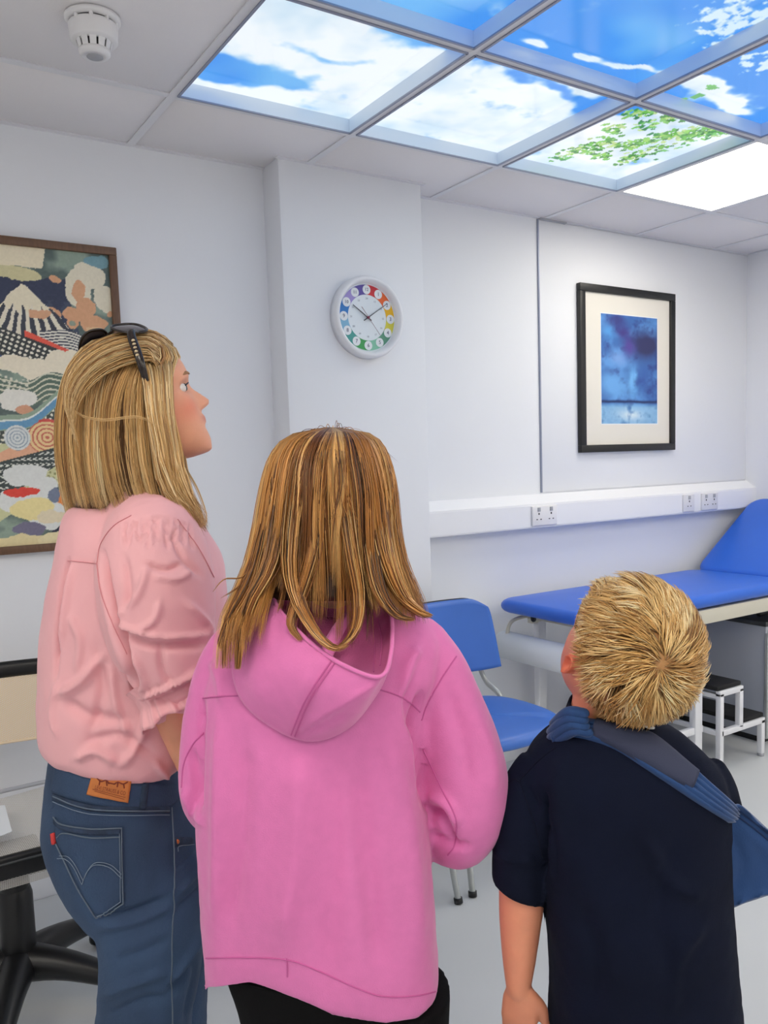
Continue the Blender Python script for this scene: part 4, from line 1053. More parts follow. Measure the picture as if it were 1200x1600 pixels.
link('body', me, M['skin'], t); eyes(t, Wm, HHW, fr); brows(t, Wm, brown, None)
v, f = tube_vf(Wm([[.09, .335, .515], [.145, .35, .522], [.205, .315, .505]]), .0012, 6, 10); solid('eyelash', v, f, M['black'], t)
# blouse
bl = [sil_loft([(776, 168, 255, hW, .05), (786, 130, 276, hW, .085), (800, 112, 294, hW, .12), (840, 104, 322, hW, .148), (880, 98, 342, hW, .156), (940, 83, 352, hW, .156), (1000, 77, 350, hW, .15), (1070, 75, 338, hW, .145), (1128, 75, 318, hW, .140), (1152, 80, 305, hW, .136), (1166, 94, 290, hW, .128)], 60, 5, 2.4)]
bl.append(limb([P(222, 822, 1.315), P(236, 850, 1.285), P(243, 905, 1.268), P(252, 980, 1.262), P(270, 1030, 1.262), P(266, 1070, 1.268), P(262, 1080, 1.27)], [.060, .079, .089, .084, .072, .060, .050], 34, 40))
bl.append(limb([P(228, 830, 1.49), P(250, 900, 1.53), P(262, 980, 1.54), P(285, 1050, 1.54), P(292, 1100, 1.53)], [.065, .085, .085, .075, .05], 28, 30))
me = remesh('blouse', bl, .0042, 5)
warp_z(me, lambda x, y, v: -np.clip((y-1120)/80, 0, 1)*np.clip(x-110, 0, 160)*.00022)
cr = [([(176, 972), (215, 988), (262, 996), (335, 992)], 5, .007), ([(185, 988), (240, 1008), (330, 1006)], 8, -.008), ([(180, 965), (215, 930), (232, 880)], 7, .005), ([(215, 1092), (262, 1075), (322, 1045)], 6, .007), ([(222, 1104), (270, 1090), (322, 1060)], 6, -.007),
      ([(160, 862), (168, 915), (183, 980), (205, 1040), (214, 1090)], 5, -.013), ([(153, 880), (162, 940), (178, 1000), (204, 1070)], 6, .003), ([(106, 875), (98, 920), (90, 980), (86, 1060)], 4, -.010), ([(112, 880), (103, 940), (95, 1010)], 6, .006),
      ([(95, 1085), (130, 1062), (165, 1020)], 9, .009), ([(100, 1095), (140, 1120), (200, 1125)], 12, -.008), ([(118, 1185), (150, 1172), (185, 1192)], 8, .007), ([(130, 1160), (190, 1150), (240, 1180)], 9, -.006), ([(190, 1195), (215, 1165), (230, 1120)], 8, .007), ([(240, 1190), (262, 1215), (275, 1240)], 6, .007), ([(150, 1010), (160, 1080), (140, 1150)], 10, -.006), ([(175, 1040), (182, 1100), (200, 1150)], 8, .006),
      ([(195, 870), (200, 930), (190, 960)], 8, -.006), ([(225, 880), (260, 890), (285, 880)], 5, -.006), ([(240, 900), (275, 905), (300, 890)], 6, .005), ([(270, 830), (285, 870), (315, 900)], 6, -.005), ([(290, 940), (320, 970), (330, 990)], 7, .006), ([(250, 940), (240, 970), (215, 985)], 6, .005), ([(205, 1020), (225, 1060), (222, 1085)], 7, .006), ([(250, 1010), (255, 1050), (270, 1070)], 7, -.005),
      ([(92, 1150), (84, 1110), (90, 1060)], 6, .005), ([(110, 960), (125, 1000), (120, 1050)], 8, .005)]
gr = random.Random(3)
for k in range(13):
    x = 198+k*8.5; cr.append(([(x, 806+abs(k-6)*1.6), (x-3+gr.uniform(-3, 5), 825+gr.uniform(0, 6)), (x-2+gr.uniform(-6, 8), 842+gr.uniform(0, 18))], 2.8, -.0045))
for k in range(11):
    x = 232+k*7; cr.append(([(x-6, 1078-k*2.5), (x, 1102-k*2.5)], 2.6, -.004))
folds(me, [(l, sg_*.8, am*1.45) for l, sg_, am in cr], [(11, .005, 3, (1, 1, .6)), (38, .0014, 8, (1, 1, .7))])
blouse = link('blouse', me, M['blouse'], t); sb = Surf(me)
seams('seam', sb, [[(106, 876), (130, 878), (152, 881)], [(152, 881), (158, 850), (178, 822), (205, 806)], [(152, 881), (158, 925), (176, 975), (198, 1022)], [(278, 812), (312, 860), (345, 925)]], .0007, M['blousee'], blouse)
ax0, ax1 = P(256, 1074, 1.268), P(274, 1106, 1.262); T_ = (ax1-ax0); T_ /= np.linalg.norm(T_); n1 = np.cross(T_, FH); n1 /= np.linalg.norm(n1); n2 = np.cross(T_, n1); R = []; th = np.linspace(0, 2*PI, 220, endpoint=False)
for s_, r_, am in ((-.5, .050, .001), (-.25, .045, .0016), (-.1, .0425, .0016), (.0, .0435, .001), (.1, .0425, .0016), (.22, .0435, .001), (.35, .0425, .0016), (.55, .0465, .0026), (.8, .051, .0036), (1.05, .0545, .0044), (1.2, .0555, .0046), (1.2, .0535, .0046), (.8, .049, .0036), (.5, .0445, .0026), (.3, .041, .001)):
    wv = np.sin(th*17+np.sin(th*4)*1.6)*.65+np.sin(th*31+1)*.35; rad_ = r_+.004+am*wv; R.append(ax0+(ax1-ax0)*s_+T_*(.003*np.sin(th*7)*max(0, s_))[:, None]+rad_[:, None]*(np.cos(th)[:, None]*n1+np.sin(th)[:, None]*n2))
v, f = rings_vf(R, cap=False); solid('ruffle_cuff', v, f, M['blouse'], blouse)
# jeans
jn = [sil_loft([(1140, 104, 284, hW, .112), (1160, 92, 288, hW, .122), (1200, 83, 292, hW, .128), (1250, 79, 298, hW, .135), (1290, 80, 305, hW, .14), (1330, 93, 312, hW, .142), (1370, 113, 318, hW, .14), (1405, 134, 322, hW, .128), (1430, 152, 320, hW, .11)], 60, 5, 2.4),
      sil_loft([(1330, 96, 300, 1.355, .085), (1400, 134, 318, 1.35, .09), (1440, 151, 320, 1.345, .088), (1500, 157, 315, 1.345, .085), (1560, 155, 305, 1.345, .082), (1600, 152, 298, 1.345, .08), (1700, 158, 292, 1.345, .08), (1800, 165, 296, 1.34, .08), (1835, 166, 298, 1.34, .082)], 44, 4, 2.2),
      sil_loft([(1350, 150, 310, 1.47, .08), (1450, 180, 326, 1.49, .085), (1520, 195, 325, 1.50, .085), (1600, 200, 322, 1.50, .08), (1700, 205, 320, 1.50, .08), (1790, 208, 322, 1.50, .08)], 44, 4, 2.2)]
me = remesh('jeans', jn, .0045, 4)
cj = [([(150, 1432), (200, 1425), (262, 1402)], 6, -.006), ([(155, 1448), (210, 1440), (270, 1415)], 8, .005), ([(272, 1400), (300, 1370), (322, 1345)], 6, .006), ([(275, 1420), (305, 1395), (324, 1375)], 6, -.005), ([(272, 1360), (296, 1340), (318, 1325)], 5, -.004), ([(268, 1530), (290, 1500), (320, 1450)], 7, .007), ([(262, 1555), (292, 1520), (320, 1485)], 7, -.006), ([(160, 1560), (200, 1540), (262, 1520)], 10, .005), ([(170, 1590), (220, 1565), (265, 1560)], 9, -.005), ([(185, 1500), (220, 1490), (262, 1470)], 10, -.004), ([(290, 1600), (300, 1545), (312, 1500)], 6, -.006)]
folds(me, [(l, sg_*.8, am*1.4) for l, sg_, am in cj], [(12, .004, 13, (1, 1, .6)), (34, .0013, 18, (1, 1, 1))])
jeans = link('jeans', me, M['jeans'], t); sj = Surf(me)
v, f = ribbon(sj, [(86, 1196), (140, 1212), (200, 1222), (270, 1226), (300, 1226)], [(81, 1238), (100, 1246), (150, 1259), (200, 1263), (263, 1263)], .003, 50, 8); solid('waistband', v, f, M['jeans'], jeans)
v, f = ribbon(sj, [(84, 1240), (120, 1252), (160, 1259), (263, 1260)], [(84, 1250), (120, 1262), (160, 1269), (263, 1270)], .004, 50, 6); solid('yoke_seam', v, f, M['jeansd'], jeans)
pk = [(86, 1279), (100, 1288), (140, 1294), (190, 1293)]
def pocket():
    nu, nv = 26, 26; G = []; topL = spline([(86, 1276), (98, 1287), (140, 1294), (190, 1293)], nu); botL = spline([(90, 1318), (124, 1385), (151, 1433), (193, 1410)], nu)
    return ribbon(sj, [tuple(q) for q in topL], [tuple(q) for q in botL], .0032, nu, nv)
v, f = pocket(); solid('back_pocket', v, f, M['jeans'], jeans)
v, f = ribbon(sj, pk, [(88, 1288), (101, 1298), (140, 1305), (188, 1304)], .0052, 34, 6); solid('pocket_hem', v, f, M['jeansd'], jeans)
edge = [[(86, 1276), (98, 1287), (140, 1294), (190, 1293)], [(190, 1293), (191, 1350), (193, 1410)], [(193, 1410), (172, 1424), (151, 1433)], [(151, 1433), (122, 1385), (90, 1318)], [(86, 1244), (120, 1258), (160, 1265), (262, 1267)], [(266, 1262), (270, 1340), (271, 1400), (268, 1460), (268, 1600)], [(91, 1308), (102, 1301), (140, 1308), (187, 1307)]]
seams('seam', sj, edge, .0011, M['stitcho'], jeans, 6, .0038, 44)
st = [[(93, 1340), (104, 1341), (116, 1352), (130, 1380)], [(96, 1336), (108, 1337), (119, 1349), (132, 1374)], [(130, 1380), (138, 1360), (150, 1350), (172, 1354), (190, 1370)], [(132, 1374), (141, 1355), (153, 1346), (174, 1350), (190, 1364)], [(187, 1300), (188, 1350), (189, 1407)], [(189, 1407), (170, 1420), (152, 1428)], [(275, 1330), (277, 1322), (300, 1320)], [(86, 1252), (122, 1266), (160, 1272), (262, 1273)]]
seams('stitching', sj, st, .0006, M['stitch'], jeans, 5, .0046, 44)
v, f = patch(sj, [(147, 1209), (205, 1216), (200, 1253), (138, 1240)], .0075, 16, 12); solid('leather_patch', v, f, M['leather'], jeans)
sp = Surf(bpy.data.objects[[o.name for o in jeans.children if o.name.startswith('leather_patch')][0]].data)
pl = [[(145, 1233), (196, 1246)], [(148, 1236), (194, 1249)], [(148, 1214), (150, 1236)], [(201, 1220), (197, 1248)]]
ph_ = [[(152, 1216), (158, 1221), (166, 1219), (170, 1224)], [(156, 1220), (155, 1226)], [(166, 1220), (167, 1227)], [(199, 1222), (192, 1225), (184, 1222), (179, 1225)], [(184, 1223), (183, 1229)], [(193, 1225), (194, 1231)], [(170, 1223), (179, 1225)]]
seams('patch_print', sp, pl[:2], .0004, M['redink'], jeans, 5, .0004, 16)
seams('patch_emblem', sp, ph_, .0011, M['redink'], jeans, 5, .0003, 12)
def surf_text(surf, body, a, b, hpx, name, m, par):
    me = text_mesh(body, 1.0, 0.0); q = vco(me); x0, x1 = q[:, 0].min(), q[:, 0].max(); out = []
    a, b = np.array(a, float), np.array(b, float); n_ = np.array([-(b-a)[1], (b-a)[0]]); n_ /= np.linalg.norm(n_)
    yr = max(abs(q[:, 1]).max(), 1e-6)
    for x, y, _ in q:
        p = a+(b-a)*(x-x0)/(x1-x0)-n_*y/yr*hpx/2; h = surf.hit(*p); h = h or (P(p[0], p[1], 1.27), -FH); out.append(h[0]+h[1]*.0009)
    setco(me, np.array(out)); return link(name, me, m, par)
surf_text(sp, 'LEVI STRAUSS & CO', (149, 1230), (196, 1240), 7, 'patch_lettering', M['redink'], jeans)
v, f = ribbon(sj, [(222, 1222), (217, 1262)], [(232, 1223), (227, 1263)], .0075, 14, 6); solid('belt_loop', v, f, M['jeansd'], jeans)
v, f = patch(sj, [(83, 1301), (87, 1301), (88, 1318), (85, 1318)], .006, 4, 6); solid('red_tab', v, f, M['redtab'], jeans)
h = sj.hit(275, 1315)
if h: v, f = ellipsoid(h[0]+h[1]*.002, [RH*.0045, UP*.0045, FH*.002], 14); solid('rivet', v, f, M['copper'], jeans)
v, f = ribbon(sj, [(272, 1308), (300, 1308)], [(272, 1323), (300, 1321)], .003, 12, 5); solid('front_pocket_edge', v, f, M['jeansd'], jeans)
shoes(t, (anR, anL), wf_h, .27, M['shoew'])
# woman's hair
rowsW = [(523, 184, 212, 1.40, .015), (527, 160, 240, 1.40, .045), (537, 137, 264, 1.40, .066), (556, 120, 277, 1.40, .078), (580, 106, 272, 1.40, .094), (615, 96, 270, 1.40, .103), (660, 90, 276, 1.40, .108), (710, 90, 284, 1.40, .11), (750, 96, 291, 1.40, .113), (785, 102, 302, 1.395, .12), (805, 108, 314, 1.39, .125), (832, 114, 330, 1.385, .13)]
def endW(th, e):
    c = math.cos(th)
    return 788+e*5+(40*max(0, c-.25)**1.2)+(14 if c < -.86 else 0)
colsW = [((228, 190, 132), .30), ((206, 162, 102), .27), ((166, 120, 70), .2), ((242, 214, 164), .13), ((104, 70, 40), .10)]
paths, rd, cl = volume_hair(rowsW, 6400, 13, endW, colsW, 190, 4, rad=(.0005, .0010), spread=.018, swirl=-.25, depth=(.90, 1.03))
g = np.random.default_rng(5)
# hair at the temple swept from the glasses forward and down, then back
ext = []; ec = []; er = []
for k in range(900):
    u_ = g.random(); dpt = g.uniform(-.012, .006)
    x0, y0 = 206+u_*62, 552+u_*-2+g.normal(0, 2); pts = [(x0, y0, 1.33+.05*u_), (222+u_*48, 590+g.normal(0, 2), 1.300+.03*u_), (228+u_*44, 640, 1.288+.03*u_), (238+u_*42+g.normal(0, 2), 700, 1.285+.03*u_), (252+u_*40+g.normal(0, 3), 760, 1.285+.03*u_), (278+u_*40+g.normal(0, 4), 800+g.normal(0, 8)+u_*12, 1.285+.02*u_)]
    q = spline(np.array(pts), 13); ext.append([P(a, b, c_+dpt) for a, b, c_ in q]); ec.append(np.array(colsW[g.choice([0, 1, 1, 3, 2])][0])*g.uniform(.88, 1.1)); er.append(g.uniform(.0006, .0011))
# fringe swept back over the crown, following the head
for k in range(1300):
    x = g.uniform(-.38, .43); dz = -.95*x*x+g.normal(0, .012)-abs(g.normal(0, .04))*(abs(x) > .25); yb = 1.15*x*x; e_ = g.uniform(.45, 1.0)
    pts = Wm([[x*.86, .345-yb, .75+dz*.35], [x*.97, .335-yb+g.normal(0, .01), .85+dz*.75], [x*1.03, .25-yb*.6, .95+dz], [x*1.06, .08, .995+dz], [x*1.10, -.14, 1.0+dz], [x*1.16, -.34, .94+dz], [x*1.20, -.50, .81+dz], [x*1.22, -.58, .62+dz], [x*1.22, -.60, .35+dz]])
    q = spline(pts, 40); q = q[:int(40*e_)]; ext.append(q[np.linspace(0, len(q)-1, 13).astype(int)]); ec.append(np.array(colsW[g.choice([0, 1, 3, 2])][0])*g.uniform(.85, 1.08)); er.append(g.uniform(.0005, .0010))
for pts in ([(100, 596, 1.33), (116, 642, 1.285), (160, 656, 1.275), (215, 651, 1.272), (258, 672, 1.275)], [(270, 760, 1.3), (300, 790, 1.3), (318, 828, 1.3)], [(288, 730, 1.35), (310, 770, 1.35), (322, 815, 1.35), (300, 826, 1.35)], [(278, 740, 1.34), (306, 790, 1.33), (322, 822, 1.33)]):
    for j in range(5): q = spline(np.array(pts)+[[gr.uniform(-2, 2), gr.uniform(-2, 2), 0]], 13); ext.append([P(*a) for a in q]); ec.append((222, 186, 130)); er.append(.0006)
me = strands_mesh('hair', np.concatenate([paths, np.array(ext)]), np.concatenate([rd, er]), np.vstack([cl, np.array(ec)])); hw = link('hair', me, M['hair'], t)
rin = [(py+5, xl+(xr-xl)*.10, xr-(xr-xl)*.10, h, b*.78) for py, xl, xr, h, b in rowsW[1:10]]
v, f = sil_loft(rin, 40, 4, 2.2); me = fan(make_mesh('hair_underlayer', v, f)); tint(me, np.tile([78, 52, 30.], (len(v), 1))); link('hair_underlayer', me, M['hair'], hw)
# sunglasses pushed up into the hair
sg = thing('sunglasses', 'dark sunglasses pushed up on the blonde hair of the woman', 'sunglasses', tuple(P(205, 560, 1.36)))
r_, f_, u_ = fr
def lens(c, a1, a2, nrm_, rim):
    th = np.linspace(0, 2*PI, 40, endpoint=False); ca, sa = np.cos(th), np.sin(th)
    q = np.sign(ca)[:, None]*(np.abs(ca)**.75)[:, None]*a1+np.sign(sa)[:, None]*(np.abs(sa)**.8)[:, None]*a2*(1-.12*ca)[:, None]
    return c+q*rim
for s, nm in ((1, 'near'), (-1, 'far')):
    c = Wm([[s*.16+.02, -.06+s*.13, 1.045-.02*(s > 0)]])[0]; a1 = (r_*.94+f_*.28)*.029-u_*.013*s; a2 = (f_*.94-r_*.25-u_*.12)*.023; nn = np.cross(a1, a2); nn /= np.linalg.norm(nn); nn = nn if nn@u_ > 0 else -nn
    R = [lens(c, a1, a2, nn, k)+nn*z for k, z in ((.2, .003), (.9, .0005), (.96, 0), (.96, -.0015), (.2, .0012))]; v, f = rings_vf(R); solid('lens', v, f, M['lens'], sg)
    q = lens(c, a1, a2, nn, 1.02); q = np.vstack([q, q[:2]]); v, f = tube_vf(q, .0022, 8, cap=None); solid('rim', v, f, M['tort'], sg)
    hinge = Wm([[s*.40, -.05+s*.09, .95]])[0]; mid = Wm([[s*.535, -.03+s*.05, .74]])[0]; tip = Wm([[s*.50, .0, .48]])[0]
    v, f = tube_vf([c+a1*s*.95, hinge, mid, tip], [.003, .0068, .0062, .004], 10, 24, flat=(r_, .45)); tm = solid('temple_arm', v, f, M['tort'], sg)
    if s == 1:
        for k in range(5):
            pz = Wm([[.455+.016*k, .030-.004*k, .90-.028*k]])[0]; v, f = ellipsoid(pz+r_*.004, [f_*.003, u_*.0024, r_*.0016], 10); solid('temple_emblem', v, f, M['gold'], tm)
v, f = tube_vf(Wm([[-.05, -.09, 1.05], [.02, -.03, 1.065], [.09, 0, 1.045]]), .0022, 8, 10); solid('bridge', v, f, M['tort'], sg)

# ---------------------------------------------------------------- girl
hG = 1.13
tG = math.radians(8); gf = FH*math.cos(tG)+UP*math.sin(tG); gu = UP*math.cos(tG)-FH*math.sin(tG); HHG = .208; CG = P(518, 822, hG+.012)
t = thing('person', 'girl with long light brown hair in pink hoodie seen from behind', 'person', tuple(P(515, 1990, hG+.02)*[1, 1, 0]))
pcs, Wg, frg = head_pieces(CG, gf, gu, HHG)
pcs.append(limb([Wg([[0, -.08, .2]])[0], P(520, 930, hG), P(520, 985, hG)], [.046, .044, .055], 18, 12))
pcs.append(sil_loft([(960, 450, 585, hG, .045), (1010, 400, 620, hG, .07), (1080, 385, 615, hG, .08), (1200, 380, 615, hG, .08), (1330, 375, 620, hG, .08), (1450, 365, 635, hG, .09), (1560, 380, 630, hG, .08)], 32, 4))
for s, px in ((1, [(650, 1030, 1.13), (718, 1190, 1.125), (722, 1265, 1.13), (690, 1290, 1.2), (600, 1280, 1.33)]), (-1, [(375, 1035, 1.13), (330, 1160, 1.125), (328, 1225, 1.13), (345, 1265, 1.2), (420, 1275, 1.33)])):
    q = [P(*a) for a in px]; pcs.append(limb(q, [.038, .034, .03, .03, .022], 16, 24)); pcs += hand_pieces(q[-1], q[-1]-q[-2], -RH*s*.2-UP, -RH*s+UP*.5, .15, .6)
anGr, anGl = P(565, 1990, 1.12), P(455, 1990, 1.12); anGr[2] = anGl[2] = .08
for hp, an in ((P(575, 1540, 1.13), anGr), (P(455, 1540, 1.13), anGl)): pcs.append(limb([hp, (hp+an)/2, an], [.066, .046, .03], 16, 20)); pcs += foot_pieces(an, FH, .2)
me = remesh('body', pcs, .0042, 2); skin_tint(me, Wg, HHG, (232, 178, 150), (200, 112, 104), (226, 140, 116), CG, frg); link('body', me, M['skin'], t); eyes(t, Wg, HHG, frg); brows(t, Wg, brown, None)
hd = [sil_loft([(925, 450, 590, hG, .03), (945, 405, 632, hG, .052), (968, 362, 668, hG, .075), (1000, 342, 690, hG, .092), (1050, 330, 688, hG, .108), (1100, 320, 668, hG, .115), (1200, 313, 664, hG, .118), (1300, 311, 670, hG, .116), (1400, 314, 677, hG, .112), (1460, 319, 682, hG, .108), (1492, 321, 684, hG, .104), (1502, 326, 680, hG, .10)], 64, 5, 2.6),
      limb([P(652, 1010, 1.13), P(678, 1050, 1.13), P(700, 1105, 1.125), P(718, 1160, 1.12), P(729, 1215, 1.118), P(731, 1262, 1.12), P(722, 1293, 1.135), P(690, 1300, 1.2), P(640, 1285, 1.3)], [.043, .045, .048, .052, .055, .054, .048, .042, .036], 30, 46),
      limb([P(372, 1015, 1.13), P(352, 1060, 1.13), P(336, 1120, 1.125), P(327, 1180, 1.12), P(323, 1225, 1.12), P(327, 1255, 1.14), P(345, 1270, 1.2), P(400, 1275, 1.3)], [.043, .043, .041, .040, .039, .037, .036, .034], 28, 40)]
me = remesh('hoodie', hd, .0045, 4)
hx = [300, 322, 390, 450, 520, 600, 650, 690]; hy = [1530, 1530, 1534, 1556, 1584, 1596, 1586, 1556]
def hem(x, y, v):
    cur = 1500+72*np.sqrt(np.clip(1-((x-503)/183)**2, 0, 1)); tgt = np.interp(x, hx, hy); back = np.clip(((hG+.04)-(v@FH))/.08, 0, 1)
    return -(tgt-cur)*np.clip((y-1330)/200, 0, 1)*(.3+.7*back)*.00086
warp_z(me, hem)
ch = [([(660, 1085), (655, 1130), (660, 1200), (664, 1260)], 5, -.012), ([(645, 1060), (640, 1100), (652, 1150)], 8, -.006), ([(668, 1262), (690, 1275), (700, 1300), (712, 1325)], 6, -.008), ([(668, 1240), (700, 1258), (716, 1290)], 8, .006), ([(676, 1300), (700, 1318), (735, 1322)], 6, -.005), ([(470, 1180), (462, 1320), (440, 1480)], 22, .008), ([(560, 1200), (575, 1340), (600, 1520)], 18, -.007), ([(610, 1160), (640, 1300), (655, 1500)], 16, .006), ([(380, 1150), (375, 1300), (350, 1470)], 16, -.006), ([(345, 1120), (340, 1280), (335, 1450)], 10, .005), ([(520, 1200), (520, 1350), (510, 1540)], 20, -.005), ([(680, 1390), (684, 1450), (686, 1500)], 4, -.006), ([(655, 1010), (640, 1040), (632, 1090)], 9, .006), ([(735, 1100), (765, 1180), (770, 1250)], 12, .004), ([(300, 1170), (306, 1220), (312, 1260)], 5, -.006), ([(288, 1230), (300, 1262), (315, 1290)], 5, .005), ([(318, 1095), (314, 1180), (311, 1260)], 4, -.010), ([(700, 1080), (722, 1150), (735, 1230)], 12, -.004), ([(330, 1030), (345, 1060), (350, 1100)], 8, .004)]
folds(me, [(l, sg_, am*1.6) for l, sg_, am in ch], [(6, .010, 23, (1, 1, .3)), (26, .0016, 28, (1, 1, .8))])
hoodie = link('hoodie', me, M['hoodie'], t); sh = Surf(me)
sl = [[(317, 1091), (345, 1088), (378, 1087)], [(588, 1076), (620, 1086), (641, 1098), (656, 1112)], [(713, 1026), (690, 1060), (668, 1100), (659, 1125)], [(662, 1172), (690, 1232), (712, 1280), (710, 1320), (700, 1336)], [(318, 1145), (300, 1165), (287, 1195), (284, 1230)], [(322, 1497), (385, 1496), (450, 1500), (500, 1518), (560, 1545), (600, 1557), (650, 1556), (686, 1548)], [(448, 1498), (449, 1512), (449, 1526)], [(680, 1395), (684, 1430), (686, 1470)]]
seams('seam', sh, sl, .0011, M['hoodies'], hoodie, 6, .0002, 44)
# hood: outer shell from the opening rim down to the pouch, mesh lining inside
rim = spline(np.array([(424, 918, 1.075), (432, 945, 1.03), (452, 972, 1.00), (485, 1004, .972), (520, 1030, .956), (555, 1048, .952), (585, 1058, .955), (603, 1050, .968), (611, 1020, .995), (613, 990, 1.02), (612, 960, 1.05)]), 60)
low = spline(np.array([(372, 962, 1.075), (362, 1000, 1.045), (362, 1050, 1.03), (375, 1092, 1.022), (405, 1124, 1.016), (455, 1153, 1.012), (500, 1158, 1.010), (548, 1136, 1.010), (585, 1092, 1.015), (606, 1050, 1.025), (616, 985, 1.055)]), 60)
mid1 = rim*.62+low*.38; mid2 = rim*.25+low*.75
bul = np.sin(np.linspace(0, PI, 60))**.7
mid1[:, 2] -= .020*bul; mid2[:, 2] -= .016*bul
rows_ = [rim, mid1, mid2, low]; ctrl = np.array(rows_); G = []
for i in range(60):
    G.append(spline(ctrl[:, i], 22))
G = np.array(G).transpose(1, 0, 2)
pts = np.array([[P(*q) for q in row] for row in G])
# a soft fold near the bottom right of the pouch
nrmv = -FH*.9+UP*.3; qq = project(pts.reshape(-1, 3)); dd = np.zeros(len(qq))
for L, sg_, am in (([(460, 1150), (500, 1132), (535, 1115)], 4.0, -.007), ([(465, 1140), (505, 1120), (580, 1075)], 5, .006), ([(472, 1148), (520, 1140), (560, 1115)], 4, .003), ([(430, 960), (400, 1020), (400, 1080)], 16, .006), ([(500, 1030), (480, 1070), (456, 1140)], 9, .005)):
    L = spline(np.array(L, float), 16); d = np.min(np.linalg.norm(qq[:, None]-L[None], axis=2), axis=1); dd += am*np.exp(-(d/sg_)**2)
pts = pts+(dd[:, None]*nrmv).reshape(pts.shape)
inn = pts-nrmv*.004*1.0
def double_sheet(name, A, B, m, par):
    nv, nu = A.shape[:2]; v = np.vstack([A.reshape(-1, 3), B.reshape(-1, 3)]); f = []; o = nu*nv; I = lambda j, i: j*nu+i
    for j in range(nv-1):
        for i in range(nu-1): f.append((I(j, i), I(j, i+1), I(j+1, i+1), I(j+1, i))); f.append((o+I(j, i), o+I(j+1, i), o+I(j+1, i+1), o+I(j, i+1)))
    for i in range(nu-1): f.append((I(0, i), o+I(0, i), o+I(0, i+1), I(0, i+1))); f.append((I(nv-1, i), I(nv-1, i+1), o+I(nv-1, i+1), o+I(nv-1, i)))
    for j in range(nv-1): f.append((I(j, 0), I(j+1, 0), o+I(j+1, 0), o+I(j, 0))); f.append((I(j, nu-1), o+I(j, nu-1), o+I(j+1, nu-1), I(j+1, nu-1)))
    return solid(name, v, f, m, par)
hood = double_sheet('hood', pts, inn, M['hoodie'], hoodie)
rimw = np.array([P(*q) for q in rim]); v, f = tube_vf(rimw, .0028, 8, 80); solid('hood_rim', v, f, M['hoodie'], hoodie)
# lining: from rim inwards to the neck
neckl = spline(np.array([(440, 905, 1.09), (455, 925, 1.085), (475, 945, 1.08), (495, 960, 1.075), (520, 965, 1.07), (545, 965, 1.07), (565, 960, 1.072), (580, 950, 1.078), (592, 940, 1.082), (600, 930, 1.09), (604, 915, 1.10)]), 60)
r2 = rim.copy(); r2[:, 2] += .003; sag = r2*.45+neckl*.55; sag[:, 1] += 30*bul; sag[:, 2] += .01
ctrl = np.array([r2, sag, neckl]); G = np.array([spline(ctrl[:, i], 16) for i in range(60)]).transpose(1, 0, 2); pl_ = np.array([[P(*q) for q in row] for row in G])
double_sheet('hood_lining', pl_, pl_+nrmv*.002, M['lining'], hoodie)
shd = Surf(hood.data)
seams('hood_seam', shd, [[(517, 1034), (492, 1070), (472, 1105), (455, 1148)], [(523, 1036), (498, 1072), (478, 1107), (461, 1150)]], .0011, M['hoodies'], hoodie, 6, .0004, 34)
sli = Surf(bpy.data.objects[[o.name for o in hoodie.children if o.name.startswith('hood_lining')][0]].data)
seams('lining_seam', sli, [[(578, 965), (585, 1000), (584, 1050)], [(590, 965), (596, 1000), (594, 1040)]], .0010, M['hoodies'], hoodie, 6, .0004, 24)
v, f = tube_vf([P(500, 1048, .985), P(520, 1000, 1.02), P(540, 965, 1.06)], [.008, .009, .007], 12, 18); solid('hood_cord_fold', v, f, M['hoodie'], hoodie)
# black trousers
tr = [sil_loft([(1480, 345, 660, hG, .10), (1560, 372, 665, hG, .10), (1620, 385, 690, hG, .095), (1660, 392, 692, hG, .085)], 40, 4, 2.4)]
for a, b, an in ((378, 538, anGl), (535, 704, anGr)):
    tr.append(sil_loft([(1540, a, b, hG, .085), (1620, a+12, b-4, hG, .08), (1750, a+25, b-15, hG-.005, .068), (1900, a+40, b-28, 1.12, .055), (1975, a+44, b-32, 1.12, .052)], 34, 4, 2.1))
me = remesh('trousers', tr, .006, 3); folds(me, [], [(10, .004, 3, (1, 1, .6))]); link('trousers', me, M['trouser'], t)
shoes(t, (anGr, anGl), FH, .23, M['shoe'])
# girl's hair
rowsG = [(668, 508, 530, 1.13, .012), (671, 488, 556, 1.13, .035), (678, 462, 577, 1.13, .055), (692, 441, 594, 1.13, .075), (720, 424, 607, 1.128, .092), (765, 412, 617, 1.125, .102), (830, 400, 622, 1.12, .104), (880, 388, 632, 1.112, .098), (920, 372, 648, 1.10, .088), (950, 358, 660, 1.09, .085), (985, 346, 664, 1.08, .082), (1045, 342, 668, 1.075, .08)]
def endG(th, e):
    c, s = math.cos(th), math.sin(th)
    if c < -.62: return 985+e*24+(-.62-c)*60
    if c > .45: return 948+e*10+(c-.45)*18
    return (900+e*22 if abs(e) < 1.0 else 985+e*12) if s < 0 else 930+e*10
def shiftG(th, s, y):
    c = math.cos(th)
    k = np.clip((y-900)/90, 0, 1)
    return -.055*k*(1 if c < -.5 else 0)-.02*k*(1 if c > .5 else 0)+.0*k
colsG = [((200, 142, 76), .30), ((172, 114, 56), .28), ((228, 180, 114), .14), ((128, 78, 36), .2), ((74, 44, 22), .08)]
paths, rd, cl = volume_hair(rowsG, 6200, 14, endG, colsG, 190, 14, shift=shiftG, rad=(.00045, .0009), spread=.02, depth=(.87, 1.03))
ext = []; er = []; ec = []; g = np.random.default_rng(9)
